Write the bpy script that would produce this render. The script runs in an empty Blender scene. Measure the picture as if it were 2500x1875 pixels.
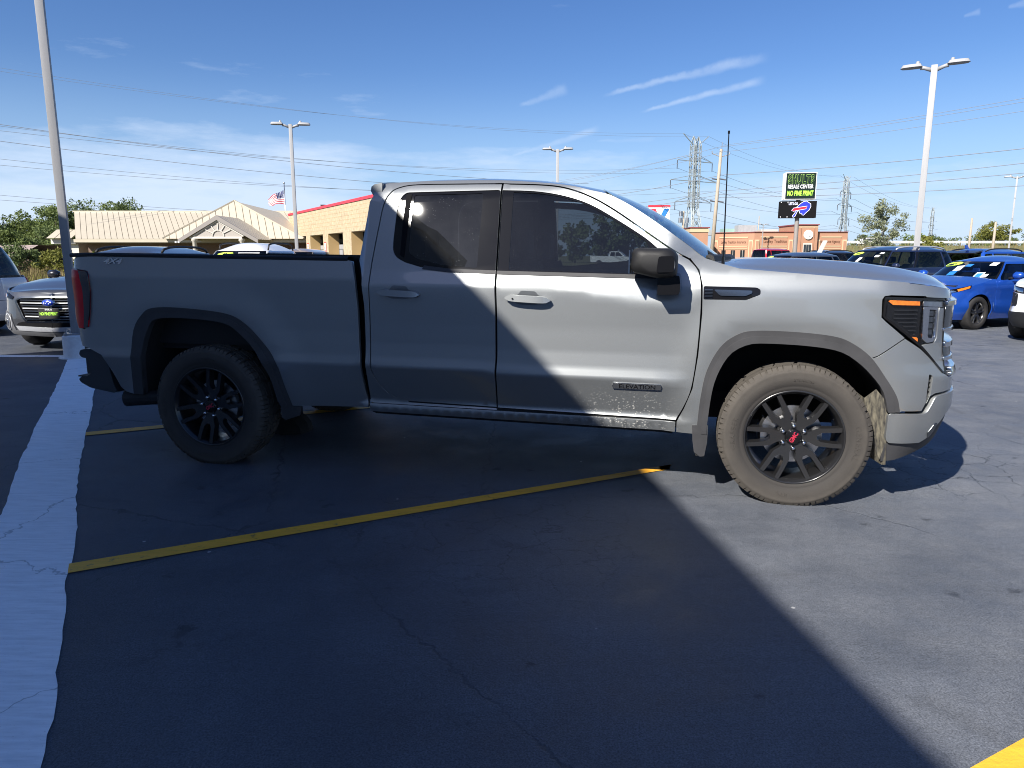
import bpy, bmesh, math, random
import numpy as np
from mathutils import Vector, Matrix
from mathutils.geometry import delaunay_2d_cdt
R = math.radians
sc = bpy.context.scene
COL = sc.collection
# ---------------------------------------------------------------- camera
CAM_H, PITCH = 1.43, 10.3
cd = bpy.data.cameras.new('camera'); cam = bpy.data.objects.new('camera', cd); COL.objects.link(cam); sc.camera = cam
cd.sensor_fit = 'HORIZONTAL'; cd.sensor_width = 36; cd.lens = 36 * 1733.7 / 2500
cd.clip_start = .05; cd.clip_end = 6000
cam.location = (0, 0, CAM_H); cam.rotation_euler = (R(90 - PITCH), 0, 0)
# ---------------------------------------------------------------- sun, sky, exposure
SUN_EL, SUN_AZ = 37.0, 218.3           # azimuth clockwise from +Y: behind the camera, to its left
sl = bpy.data.lights.new('sun', 'SUN'); sl.energy = 4.7; sl.angle = R(.55); sl.color = (1, .95, .87)
so = bpy.data.objects.new('sun', sl); COL.objects.link(so)
sdir = Vector((math.sin(R(SUN_AZ)) * math.cos(R(SUN_EL)), math.cos(R(SUN_AZ)) * math.cos(R(SUN_EL)), math.sin(R(SUN_EL))))
so.rotation_euler = sdir.to_track_quat('Z', 'Y').to_euler(); so.location = sdir * 50
sc.view_settings.view_transform = 'Standard'; sc.view_settings.look = 'None'
sc.view_settings.exposure = 1.1; sc.view_settings.gamma = 1; sc.view_settings.use_curve_mapping = False
sc.cycles.max_bounces = 8; sc.cycles.transparent_max_bounces = 24; sc.cycles.use_denoising = True; sc.cycles.filter_width = 1.0
sc.cycles.sample_clamp_indirect = 8
W = bpy.data.worlds.new('World'); sc.world = W; W.use_nodes = True

def NT(nt):
    """tiny node helper: n(type, inputs..., **props) -> node"""
    def n(t, *ins, **kw):
        o = nt.nodes.new('ShaderNode' + t)
        for k, v in kw.items():
            if hasattr(o, k): setattr(o, k, v)
        for i, v in enumerate(ins):
            if v is None: continue
            if isinstance(v, tuple) and len(v) == 2 and hasattr(v[0], 'bl_idname'): nt.links.new(v[0].outputs[v[1]], o.inputs[i])
            elif hasattr(v, 'bl_idname'): nt.links.new(v.outputs[0], o.inputs[i])
            else: o.inputs[i].default_value = v
        return o
    return n

def world():
    nt = W.node_tree; nt.nodes.clear(); n = NT(nt)
    M = lambda op, a, b=0.0, c=None, cl=False: n('Math', a, b, c, operation=op, use_clamp=cl)
    sky = n('TexSky', sky_type='NISHITA', sun_disc=False, sun_elevation=R(SUN_EL), sun_rotation=R(SUN_AZ), altitude=180, air_density=1.0, dust_density=.4, ozone_density=4)
    hsv = n('HueSaturation', .512, 1.20, .98, 1.0, sky)
    tc = n('TexCoord'); g = (tc, 0); sep = n('SeparateXYZ', g); z = (sep, 2)
    # streaked cirrus, thick towards the horizon
    mp = n('Mapping', g, (0, 0, 0), (0, 0, R(20)), (2.2, 2.2, 11)); n1 = n('TexNoise', mp, None, 1.6, 9.0, .62, 2.0, 0.0, .6)
    big = n('TexNoise', n('Mapping', g, (3.1, .4, 1.0), (0, 0, 0), (1.2, 1.2, 4)), None, 1.3, 2.0, .5)
    band = n('MapRange', z, .185, .045, 0.0, 1.0, interpolation_type='SMOOTHSTEP')
    side = n('MapRange', (sep, 0), .25, -.45, 0.0, .25)
    amt = M('ADD', M('MULTIPLY', band, M('ADD', side, .26)), M('MULTIPLY', big, .34))
    c1 = n('MapRange', M('ADD', n1, M('SUBTRACT', amt, .30)), .50, .80, 0.0, .85)
    c1 = M('MULTIPLY', c1, n('MapRange', z, .42, .16, .04, 1.0))
    hz = n('MapRange', z, .24, .0, 0.0, .75, interpolation_type='SMOOTHSTEP'); hcol = n('RGB'); hcol.outputs[0].default_value = (3.5, 5.1, 7.6, 1)
    hsv = n('MixRGB', hz, hsv, hcol); tot = c1
    # contrails: great circles between two directions
    def trail(a, b, w, s):
        nonlocal tot
        A, B = Vector(a).normalized(), Vector(b).normalized(); N = A.cross(B).normalized(); T = (B - A).normalized(); mid = ((A + B) / 2)
        half = (B - A).length / 2
        wob = n('TexNoise', g, None, 26.0, 4.0, .6)
        d = n('VectorMath', g, tuple(N), operation='DOT_PRODUCT'); d = (d, 1)
        al = n('VectorMath', n('VectorMath', g, tuple(mid), operation='SUBTRACT'), tuple(T), operation='DOT_PRODUCT'); al = (al, 1)
        al = M('DIVIDE', al, half)
        ww = M('MULTIPLY', n('MapRange', al, -1.0, 1.0, .45, 1.35), w)
        off = M('ADD', M('MULTIPLY', M('SUBTRACT', wob, .5), w * 1.6), d)
        q = M('DIVIDE', M('ABSOLUTE', off), ww)
        m = M('MULTIPLY', n('MapRange', q, 1.0, .1, 0.0, s, interpolation_type='SMOOTHSTEP'), n('MapRange', M('ABSOLUTE', al), 1.0, .72, 0.0, 1.0, interpolation_type='SMOOTHSTEP'))
        m = M('MULTIPLY', m, n('MapRange', wob, .32, .6, .45, 1.0))
        tot = M('MAXIMUM', tot, m)
    for a, b, w, s in TRAILS: trail(a, b, w, s)
    cl = n('RGB'); cl.outputs[0].default_value = (5.6, 6.6, 8.2, 1)
    mx = n('MixRGB', tot, hsv, cl)
    bg = n('Background', mx, SKY); out = n('OutputWorld', bg)
SKY = .062
TRAILS = []
TRAILS += [((0.1135, 0.9727, 0.2024), (0.3164, 0.9181, 0.2388), 0.0075, 0.34), ((0.1634, 0.9696, 0.1819), (0.3149, 0.9249, 0.2129), 0.0052499999999999995, 0.4), ((-0.0099, 0.9919, 0.127), (0.1181, 0.9793, 0.1646), 0.0052499999999999995, 0.33), ((0.0085, 0.9817, 0.1905), (0.0744, 0.9742, 0.213), 0.0075, 0.2), ((0.4911, 0.8327, 0.2559), (0.5052, 0.8236, 0.2577), 0.00375, 0.19), ((0.5242, 0.8114, 0.2585), (0.542, 0.7991, 0.2603), 0.005, 0.25), ((0.1098, 0.9829, 0.1477), (0.19, 0.9704, 0.1492), 0.00375, 0.12)]
world()
# ---------------------------------------------------------------- geometry library
def cr(pts, n=8, closed=False):
    """Catmull-Rom through the points"""
    P = [np.array(p, float) for p in pts]; N = len(P); out = []
    rng = range(N if closed else N - 1)
    for i in rng:
        p1, p2 = P[i], P[(i + 1) % N]
        p0 = P[(i - 1) % N] if (closed or i > 0) else 2 * p1 - p2
        p3 = P[(i + 2) % N] if (closed or i < N - 2) else 2 * p2 - p1
        for k in range(n):
            t = k / n
            out.append(.5 * (2 * p1 + (p2 - p0) * t + (2 * p0 - 5 * p1 + 4 * p2 - p3) * t * t + (3 * p1 - p0 - 3 * p2 + p3) * t ** 3))
    if not closed: out.append(P[-1])
    return [tuple(float(c) for c in q) for q in out]

def fil(pts, r=.03, n=4):
    """round the corners of a closed polygon"""
    out = []; N = len(pts)
    for i in range(N):
        a, b, c = (np.array(pts[j % N], float) for j in (i - 1, i, i + 1))
        la, lc = np.linalg.norm(a - b), np.linalg.norm(c - b)
        q = min(r, la * .45, lc * .45)
        p, s = b + (a - b) / la * q, b + (c - b) / lc * q
        for k in range(n + 1):
            t = k / n
            out.append(tuple(((1 - t) ** 2 * p + 2 * t * (1 - t) * b + t * t * s).tolist()))
    return out

def resample(poly, m, closed=True):
    out = []; N = len(poly)
    for i in range(N if closed else N - 1):
        a, b = np.array(poly[i], float), np.array(poly[(i + 1) % N], float)
        L = np.linalg.norm(b - a)
        if L < 1e-5: continue
        k = max(1, int(math.ceil(L / m)))
        for j in range(k): out.append(tuple((a + (b - a) * j / k).tolist()))
    if not closed: out.append(tuple(poly[-1]))
    return out

def area2(p):
    return sum(p[i][0] * p[(i + 1) % len(p)][1] - p[(i + 1) % len(p)][0] * p[i][1] for i in range(len(p)))

def inpoly(P, poly):
    P = np.asarray(P, float); q = np.asarray(poly, float)
    x, y = P[:, 0], P[:, 1]; r = np.zeros(len(P), bool)
    x0, y0 = q[:, 0], q[:, 1]; x1, y1 = np.roll(x0, -1), np.roll(y0, -1)
    for i in range(len(q)):
        c = (y0[i] > y) != (y1[i] > y)
        if c.any():
            xi = x0[i] + (y - y0[i]) * (x1[i] - x0[i]) / ((y1[i] - y0[i]) or 1e-12)
            r ^= c & (x < xi)
    return r

def segdist(P, poly, closed=True):
    P = np.asarray(P, float); q = np.asarray(poly, float)
    a = q if closed else q[:-1]; b = np.roll(q, -1, 0) if closed else q[1:]
    d = np.full(len(P), 1e9)
    for i in range(len(a)):
        ab = b[i] - a[i]; t = np.clip(((P - a[i]) @ ab) / (ab @ ab + 1e-12), 0, 1)
        d = np.minimum(d, np.linalg.norm(P - a[i] - t[:, None] * ab, axis=1))
    return d

def smoothstep(a, b, x):
    t = np.clip((np.asarray(x, float) - a) / (b - a), 0, 1); return t * t * (3 - 2 * t)

class Table:
    """1-D profile from control points, rounded by a small gaussian"""
    def __init__(s, pts, sig=.012, h=.004):
        p = np.array(pts, float); s.x = np.arange(p[0, 0] - .2, p[-1, 0] + .2, h)
        y = np.interp(s.x, p[:, 0], p[:, 1])
        if sig > 0:
            k = np.arange(-int(3 * sig / h) - 1, int(3 * sig / h) + 2) * h; g = np.exp(-k * k / 2 / sig / sig); g /= g.sum()
            n = len(k) // 2; y = np.convolve(np.pad(y, n, mode='edge'), g, 'valid')
        s.y = y
    def __call__(s, v): return np.interp(v, s.x, s.y)

class Shell:
    """half perimeter of a body in plan (rear centre -> right side -> front centre), pushed in or out with height.
    s is the arc length along it, equal to x on the straight side."""
    def __init__(S, plan, d, f=None, r=None, xref=1.0, extra=None):
        p = np.array(cr(plan, 24)); seg = np.hypot(*np.diff(p, axis=0).T); L = np.concatenate([[0], np.cumsum(seg)])
        s = np.arange(0, L[-1], .004); S.x = np.interp(s, L, p[:, 0]); S.w = np.interp(s, L, p[:, 1])
        i = np.argmin(np.where(S.w > .9 * S.w.max(), abs(S.x - xref), 9)); S.s = s - s[i] + S.x[i]
        tx, tw = np.gradient(S.x, s), np.gradient(S.w, s); l = np.hypot(tx, tw); S.nx, S.nw = -tw / l, tx / l
        # soften the normals a little
        g = np.ones(7) / 7
        S.nx = np.convolve(np.pad(S.nx, 3, mode='edge'), g, 'valid'); S.nw = np.convolve(np.pad(S.nw, 3, mode='edge'), g, 'valid')
        S.d, S.f, S.r = d, f or (lambda s, z: 0 * z), r or (lambda s, z: 0 * z); S.extra = extra
        S.s0, S.s1 = S.s[0], S.s[-1]
    def P(S, s, z, off=0):
        s = np.asarray(s, float); z = np.asarray(z, float)
        x, w, nx, nw = (np.interp(s, S.s, a) for a in (S.x, S.w, S.nx, S.nw))
        o = S.d(s, z) * np.abs(nw) + S.f(s, z) * np.maximum(nx, 0) + S.r(s, z) * np.maximum(-nx, 0) + off
        if S.extra is not None: o = o + S.extra(s, z)
        w2 = np.maximum(w + nw * o, 0)
        return np.stack([x + nx * o, -w2, z + 0 * s], -1)
    def N(S, s, z, e=.003):
        s = np.asarray(s, float); z = np.asarray(z, float)
        a = S.P(s + e, z) - S.P(s - e, z); b = S.P(s, z + e) - S.P(s, z - e)
        n = np.cross(a, b); l = np.linalg.norm(n, axis=-1, keepdims=True); return n / np.maximum(l, 1e-9)
# ---------------------------------------------------------------- objects
def mk(name, verts, faces, m=None, parent=None, smooth=False, normals=None, mats=None, fm=None):
    me = bpy.data.meshes.new(name)
    me.from_pydata([tuple(map(float, v)) for v in verts], [], [tuple(int(i) for i in f) for f in faces])
    if m: me.materials.append(m)
    for x in (mats or []): me.materials.append(x)
    if fm is not None: me.polygons.foreach_set('material_index', fm)
    if smooth: me.polygons.foreach_set('use_smooth', [True] * len(me.polygons))
    me.update()
    if normals is not None: me.normals_split_custom_set_from_vertices([tuple(map(float, v)) for v in normals])
    o = bpy.data.objects.new(name, me); COL.objects.link(o)
    if parent: o.parent = parent
    return o

def tag(o, label, cat, group=None):
    o['label'] = label; o['category'] = cat
    if group: o['group'] = group
    return o
def thing(name, label, cat, loc=(0, 0, 0), rz=0, group=None):
    o = bpy.data.objects.new(name, None); COL.objects.link(o); o.empty_display_size = .2
    o.location = loc; o.rotation_euler = (0, 0, rz); return tag(o, label, cat, group)
def struct(o): o['kind'] = 'structure'; return o
def stuff(o): o['kind'] = 'stuff'; return o

def copy_obj(o, parent=None, mats=None):
    c = o.copy(); COL.objects.link(c)
    if parent: c.parent = parent
    if mats:
        for i, s in enumerate(c.material_slots):
            if s.material in mats: s.link = 'OBJECT'; s.material = mats[o.material_slots[i].material]
    return c
def copy_tree(o, parent=None, mats=None):
    c = copy_obj(o, parent, mats)
    for k in list(o.children): copy_tree(k, c, mats)
    return c

class MB:
    """collects simple solids into one mesh"""
    def __init__(s): s.v, s.f, s.m, s.mi = [], [], [], 0
    def add(s, v, f):
        b = len(s.v); s.v += [tuple(map(float, q)) for q in v]; s.f += [tuple(b + i for i in q) for q in f]; s.m += [s.mi] * len(f); return s
    def box(s, a, b, bev=0):
        (x0, y0, z0), (x1, y1, z1) = a, b
        x0, x1 = min(x0, x1), max(x0, x1); y0, y1 = min(y0, y1), max(y0, y1); z0, z1 = min(z0, z1), max(z0, z1)
        if bev:
            e = min(bev, (x1 - x0) / 2.01, (y1 - y0) / 2.01, (z1 - z0) / 2.01)
            bm = bmesh.new(); bmesh.ops.create_cube(bm, size=1)
            for v in bm.verts: v.co = Vector(((x0 + x1) / 2 + v.co.x * (x1 - x0), (y0 + y1) / 2 + v.co.y * (y1 - y0), (z0 + z1) / 2 + v.co.z * (z1 - z0)))
            bmesh.ops.bevel(bm, geom=bm.edges[:], offset=e, segments=2, affect='EDGES', profile=.6)
            bm.verts.index_update(); s.add([v.co for v in bm.verts], [[v.index for v in f.verts] for f in bm.faces]); bm.free(); return s
        v = [(x, y, z) for x in (x0, x1) for y in (y0, y1) for z in (z0, z1)]
        return s.add(v, [(0, 1, 3, 2), (4, 6, 7, 5), (0, 4, 5, 1), (2, 3, 7, 6), (0, 2, 6, 4), (1, 5, 7, 3)])
    def tube(s, pts, r, n=8, cap=True):
        """round bar through points; r a number or one per point"""
        P = [Vector(p) for p in pts]; rr = r if hasattr(r, '__len__') else [r] * len(P)
        v, f = [], []; up = None
        for i, p in enumerate(P):
            t = (P[min(i + 1, len(P) - 1)] - P[max(i - 1, 0)]).normalized()
            if up is None: up = t.orthogonal().normalized()
            up = (up - t * up.dot(t)); up = up.normalized() if up.length > 1e-6 else t.orthogonal().normalized()
            q = t.cross(up)
            for k in range(n):
                a = 2 * math.pi * k / n; v.append(p + (up * math.cos(a) + q * math.sin(a)) * rr[i])
        for i in range(len(P) - 1):
            for k in range(n): f.append((i * n + k, i * n + (k + 1) % n, (i + 1) * n + (k + 1) % n, (i + 1) * n + k))
        if cap: f += [tuple(range(n - 1, -1, -1)), tuple((len(P) - 1) * n + k for k in range(n))]
        return s.add(v, f)
    def bar(s, a, b, w, h=None):
        """square bar from a to b"""
        a, b = Vector(a), Vector(b); h = h or w; t = (b - a).normalized()
        u = t.cross(Vector((0, 0, 1))); u = u.normalized() if u.length > 1e-3 else Vector((1, 0, 0)); q = u.cross(t)
        v = [p + u * (sx * w / 2) + q * (sz * h / 2) for p in (a, b) for sx, sz in ((-1, -1), (1, -1), (1, 1), (-1, 1))]
        return s.add(v, [(0, 1, 2, 3), (7, 6, 5, 4), (0, 4, 5, 1), (1, 5, 6, 2), (2, 6, 7, 3), (3, 7, 4, 0)])
    def lathe(s, prof, n=48, axis='y', a0=0, a1=2 * math.pi):
        """profile of (r, t) turned round the axis; t runs along it"""
        full = abs(a1 - a0 - 2 * math.pi) < 1e-6; m = n if full else n + 1; v, f = [], []
        for i in range(m):
            a = a0 + (a1 - a0) * i / n; c, q = math.cos(a), math.sin(a)
            for r, t in prof: v.append((r * c, t, r * q) if axis == 'y' else (r * c, r * q, t))
        k = len(prof)
        for i in range(n):
            j = (i + 1) % m
            for p in range(k - 1):
                f.append((i * k + p, i * k + p + 1, j * k + p + 1, j * k + p) if axis == 'y' else (i * k + p, j * k + p, j * k + p + 1, i * k + p + 1))
        return s.add(v, f)
    def prism(s, poly, a, b, fn, inset=0):
        """extrude a 2-D polygon between depths a (front) and b; fn(u, v, d) -> point; front face may be inset"""
        if area2(poly) < 0: poly = poly[::-1]
        n = len(poly); pf = offs(poly, -inset) if inset else poly
        v = [fn(u, w, a) for u, w in pf] + [fn(u, w, b) for u, w in poly]
        f = [tuple(range(n)), tuple(range(2 * n - 1, n - 1, -1))] + [(i, n + i, n + (i + 1) % n, (i + 1) % n) for i in range(n)]
        return s.add(v, f)
    def build(s, name, m, parent=None, smooth=False, mats=None, auto=None):
        o = mk(name, s.v, s.f, m, parent, smooth, mats=mats, fm=s.m if mats else None)
        if auto is not None: sharpen(o, auto)
        return o

def sharpen(o, deg=35):
    me = o.data; bm = bmesh.new(); bm.from_mesh(me); bmesh.ops.recalc_face_normals(bm, faces=bm.faces[:])
    for e in bm.edges: e.smooth = len(e.link_faces) == 2 and e.calc_face_angle(9) < R(deg)
    for f in bm.faces: f.smooth = True
    bm.to_mesh(me); bm.free(); return o

def offs(poly, d):
    """move the outline outwards (counter-clockwise polygon) by d"""
    p = np.array(poly, float)
    if area2(poly) < 0: d = -d
    t = np.roll(p, -1, 0) - np.roll(p, 1, 0); l = np.linalg.norm(t, axis=1, keepdims=True); t = t / np.maximum(l, 1e-9)
    return [tuple(q) for q in (p + d * np.stack([t[:, 1], -t[:, 0]], 1)).tolist()]

def cdt(outline, holes, sp, edge=.035):
    rings = [resample(outline, edge)] + [resample(h, edge) for h in holes]
    allp, E = [], []
    for r in rings:
        b = len(allp); allp += r; E += [(b + i, b + (i + 1) % len(r)) for i in range(len(r))]
    q = np.array(rings[0]); x0, y0 = q.min(0); x1, y1 = q.max(0)
    gx = np.arange(x0 + sp[0] / 2, x1, sp[0]); gy = np.arange(y0 + sp[1] / 2, y1, sp[1])
    if len(gx) and len(gy):
        G = np.stack([a.ravel() for a in np.meshgrid(gx, gy)], 1)
        G = G[inpoly(G, rings[0])]
        for h in rings[1:]: G = G[~inpoly(G, h)] if len(G) else G
        if len(G): G = G[np.min([segdist(G, r) for r in rings], 0) > min(sp) * .45]
    else: G = np.zeros((0, 2))
    pts = [Vector(p) for p in allp] + [Vector(p) for p in G.tolist()]
    vo, _, fo, *_ = delaunay_2d_cdt(pts, E, [], 0, 1e-5)
    V = np.array([(v.x, v.y) for v in vo]); F = np.array([f[:3] for f in fo])
    C = V[F].mean(1); k = inpoly(C, rings[0])
    for h in rings[1:]: k &= ~inpoly(C, h)
    F = F[k]; a = V[F]; s = (a[:, 1, 0] - a[:, 0, 0]) * (a[:, 2, 1] - a[:, 0, 1]) - (a[:, 1, 1] - a[:, 0, 1]) * (a[:, 2, 0] - a[:, 0, 0])
    F[s < 0] = F[s < 0][:, ::-1]
    return V, F, rings

def skin(name, S, outline, m, parent, holes=(), sp=(.07, .03), off=0.0, flange=.02, sides=(1, -1), edge=.035, offn=None):
    """a panel cut out of a shell: outline in (s, z), edges turned in by flange. Both sides of the car by default."""
    V, F, rings = cdt(outline, holes, sp, edge)
    s, z = V[:, 0], V[:, 1]; P = S.P(s, z, off if offn is None else off + offn(s, z)); N = S.N(s, z)
    verts, nor, faces = P.tolist(), N.tolist(), F.tolist()
    if flange:
        for ri, r in enumerate(rings):
            q = np.array(r); rs, rz = q[:, 0], q[:, 1]; o0 = off if offn is None else off + offn(rs, rz)
            top = S.P(rs, rz, o0); mid = S.P(rs, rz, o0 - flange * .12); bot = S.P(rs, rz, o0 - flange); nn = S.N(rs, rz)
            ccw = area2(r) > 0
            t = np.roll(top, -1, 0) - np.roll(top, 1, 0); e = np.cross(t, nn); e /= np.maximum(np.linalg.norm(e, axis=1, keepdims=True), 1e-9)
            if not ccw: e = -e
            if ri > 0: e = -e
            b = len(verts); k = len(r); verts += top.tolist() + mid.tolist() + bot.tolist()
            nor += ((nn + .25 * e) / 1.03).tolist() + (.3 * nn + .95 * e).tolist() + e.tolist()
            mid_ = np.abs(top[:, 1]) < .004
            if mid_.any():
                e[mid_] = nn[mid_]; top[mid_, 1] = mid[mid_, 1] = bot[mid_, 1] = 0
            flip = (ccw != (ri == 0))
            for l in (0, 1):
                for i in range(k):
                    j = (i + 1) % k; f = (b + l * k + i, b + (l + 1) * k + i, b + (l + 1) * k + j, b + l * k + j)
                    faces.append(f[::-1] if flip else f)
    out = []
    for sd in sides:
        if sd == 1: out.append(mk(name, verts, faces, m, parent, True, nor))
        else:
            out.append(mk(name, [(x, -y, z) for x, y, z in verts], [f[::-1] for f in faces], m, parent, True, [(x, -y, z) for x, y, z in nor]))
    return out

def grid(name, fn, nu, nv, m, parent=None, smooth=True, flip=False):
    """surface fn(u, v), u and v in 0..1"""
    v = [fn(i / nu, j / nv) for j in range(nv + 1) for i in range(nu + 1)]
    f = [(j * (nu + 1) + i, j * (nu + 1) + i + 1, (j + 1) * (nu + 1) + i + 1, (j + 1) * (nu + 1) + i) for j in range(nv) for i in range(nu)]
    if flip: f = [q[::-1] for q in f]
    return mk(name, v, f, m, parent, smooth)

_txt = {}
def text_geo(body, size=1.0, bold=0.0, depth=0.0, shear=0.0, space=1.0, sx=1.0):
    """built-in lettering as (verts, faces), centred, in the x-y plane, facing +z"""
    k = (body, size, bold, depth, shear, space, sx)
    if k in _txt: return _txt[k]
    cu = bpy.data.curves.new('t', 'FONT'); cu.body = body; cu.size = size; cu.offset = bold * size; cu.extrude = depth; cu.shear = shear; cu.space_character = space
    cu.align_x = 'CENTER'; cu.align_y = 'CENTER'; cu.resolution_u = 3
    o = bpy.data.objects.new('t', cu); COL.objects.link(o); dg = bpy.context.evaluated_depsgraph_get()
    me = bpy.data.meshes.new_from_object(o.evaluated_get(dg)); v = [(q.co.x * sx, q.co.y, q.co.z) for q in me.vertices]; f = [tuple(p.vertices) for p in me.polygons]
    bpy.data.objects.remove(o); bpy.data.curves.remove(cu); bpy.data.meshes.remove(me)
    if v:
        x = [q[0] for q in v]; y = [q[1] for q in v]; cx, cy = (max(x) + min(x)) / 2, (max(y) + min(y)) / 2
        v = [(a - cx, b - cy, c) for a, b, c in v]
    _txt[k] = (v, f); return v, f
def lettering(name, body, size, fn, m, parent=None, **kw):
    v, f = text_geo(body, size, **kw); return mk(name, [fn(*q) for q in v], f, m, parent)
# ---------------------------------------------------------------- materials
def material(name, col=(.5, .5, .5), rough=.5, metal=0.0, coat=0.0, spec=.5, var=0.0, vs=5.0, bump=0.0, bs=60.0, emit=None, es=0.0, col2=None, detail=4.0, coatr=.03, trans=0.0, ior=1.5, stretch=None, rvar=0.0):
    m = bpy.data.materials.new(name); m.use_nodes = True; nt = m.node_tree; n = NT(nt); p = nt.nodes['Principled BSDF']
    I = p.inputs; I['Base Color'].default_value = (*col, 1); I['Roughness'].default_value = rough; I['Metallic'].default_value = metal
    I['Coat Weight'].default_value = coat; I['Coat Roughness'].default_value = coatr; I['Specular IOR Level'].default_value = spec; I['IOR'].default_value = ior; I['Transmission Weight'].default_value = trans
    if emit: I['Emission Color'].default_value = (*emit, 1); I['Emission Strength'].default_value = es
    tc = n('TexCoord'); vec = (tc, 3)
    if stretch: vec = n('Mapping', vec, (0, 0, 0), (0, 0, 0), stretch)
    if var or col2:
        t = n('TexNoise', vec, None, vs, detail, .6)
        if col2: r = n('MapRange', t, .35, .65, 0.0, 1.0); c = n('MixRGB', r, (*col, 1), (*col2, 1))
        else: r = n('MapRange', t, .3, .7, 1 - var, 1 + var); c = n('MixRGB', 1.0, (*col, 1), r, blend_type='MULTIPLY')
        nt.links.new(c.outputs[0], I['Base Color'])
        if rvar: nt.links.new(n('MapRange', t, .3, .7, rough - rvar, rough + rvar).outputs[0], I['Roughness'])
    if bump:
        t = n('TexNoise', vec, None, bs, 5.0, .6); b = n('Bump', bump, .02, None, t)
        # inputs order differs between versions: set by name
        b.inputs['Strength'].default_value = bump; b.inputs['Distance'].default_value = .02
        for l in list(nt.links):
            if l.to_node == b: nt.links.remove(l)
        nt.links.new(t.outputs[0], b.inputs['Height']); nt.links.new(b.outputs[0], I['Normal'])
    return m

def car_paint(name, col, metal=.75, rough=.34, dirt=False, flake=.10):
    m = bpy.data.materials.new(name); m.use_nodes = True; nt = m.node_tree; n = NT(nt); p = nt.nodes['Principled BSDF']; I = p.inputs
    tc = n('TexCoord'); fl = n('TexNoise', (tc, 3), None, 420.0, 2.0, .7); k = n('MapRange', fl, .3, .7, 1 - flake, 1 + flake)
    c = n('MixRGB', 1.0, (*col, 1), k, blend_type='MULTIPLY'); I['Metallic'].default_value = metal; I['Roughness'].default_value = rough
    I['Coat Weight'].default_value = 1.0; I['Coat Roughness'].default_value = .03; I['Coat IOR'].default_value = 1.5
    if dirt:
        sp = n('SeparateXYZ', (tc, 3))
        vo = n('TexVoronoi', n('Mapping', (tc, 3), (0, 0, 0), (0, R(-28), 0), (60, 1, 130)), feature='F1'); vo.inputs['Scale'].default_value = 1.0
        d = n('MapRange', vo, .42, .22, 0.0, 1.0)
        big = n('TexNoise', (tc, 3), None, 14.0, 3.0, .6)
        mx = n('MapRange', (sp, 0), 2.3, 2.75, 0.0, 1.0); mx2 = n('MapRange', (sp, 0), 3.12, 2.85, 0.0, 1.0); mz = n('MapRange', (sp, 2), .68, .50, 0.0, 1.0)
        a = n('Math', n('Math', mx, mx2, operation='MULTIPLY'), n('Math', mz, n('MapRange', big, .36, .52, 0.0, 1.0), operation='MULTIPLY'), operation='MULTIPLY')
        w = n('MapRange', n('TexNoise', (tc, 3), None, 33.0, 1.0, .5), .44, .50, 0.0, 1.0)
        a = n('Math', n('Math', a, d, operation='MULTIPLY'), w, operation='MULTIPLY')
        c = n('MixRGB', a, c, (.55, .53, .48, 1))
        nt.links.new(n('Math', a, -.7, metal, operation='MULTIPLY_ADD').outputs[0], I['Metallic'])
    nt.links.new(c.outputs[0], I['Base Color'])
    return m

def glass(name, tint=(.1, .1, .1), rough=.0, ior=1.5, dust=0.0, dcol=(.5, .5, .5)):
    m = bpy.data.materials.new(name); m.use_nodes = True; nt = m.node_tree; nt.nodes.clear(); n = NT(nt)
    lw = n('LayerWeight', .5); f = n('Math', n('Math', (lw, 1), 5.0, operation='POWER'), .95, .042, operation='MULTIPLY_ADD'); t = n('BsdfTransparent', (*tint, 1)); g = n('BsdfGlossy', (1, 1, 1, 1), rough)
    mix = n('MixShader', f, t, g)
    if dust:
        tc = n('TexCoord'); a = n('TexNoise', (tc, 3), None, 3.0, 6.0, .65); vo = n('TexVoronoi', (tc, 3), feature='F1'); vo.inputs['Scale'].default_value = 75.0
        sp = n('Math', n('MapRange', vo, .13, .06, 0.0, .8), n('MapRange', n('TexNoise', (tc, 3), None, 9.0, 2.0, .5), .52, .62, 0.0, 1.0), operation='MULTIPLY')
        d = n('Math', n('MapRange', a, .35, .7, dust * .4, dust * 1.6), n('Math', sp, 1.0 if dust > .01 else .25, operation='MULTIPLY'), operation='ADD')
        mix = n('MixShader', d, mix, n('BsdfDiffuse', (*dcol, 1)))
    n('OutputMaterial', mix); return m

M = {}
M['grey'] = car_paint('silver grey metallic paint', (.265, .277, .282), .70, .42, True)
M['gap'] = material('dark gap', (.006, .006, .007), .8, spec=.1)
M['plastic'] = material('black moulded plastic', (.012, .012, .013), .55, bump=.12, bs=900, spec=.35)
M['trim'] = material('dark grey wheel arch moulding', (.042, .042, .045), .62, var=.15, vs=6, spec=.30)
M['gloss'] = material('gloss black', (.007, .007, .008), .05, spec=.28)
M['satin'] = material('satin black wheel paint', (.012, .012, .013), .30, coat=.35, coatr=.15)
M['chrome'] = material('chrome', (.62, .63, .65), .12, 1.0)
M['darkchrome'] = material('dark chrome', (.20, .21, .22), .22, 1.0)
M['steel'] = material('bare steel', (.45, .45, .46), .35, 1.0, var=.2, vs=30)
M['tint'] = glass('tinted side glass', (.05, .053, .06), 0.008, dust=.022, dcol=(.42, .43, .45))
M['tintf'] = glass('front side glass', (.27, .30, .32), 0.004, dust=.006, dcol=(.42, .43, .45))
M['tint2'] = glass('tinted car glass', (.10, .12, .13), 0.0)
M['wind'] = glass('windscreen glass', (.30, .40, .44), 0.0)
M['lens'] = glass('clear lens', (.94, .95, .97), 0.0)
M['smoke'] = glass('smoked lens', (.80, .82, .86), 0.0)
M['inner'] = material('dark cabin trim', (.018, .018, .020), .8, var=.2, vs=20)
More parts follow.
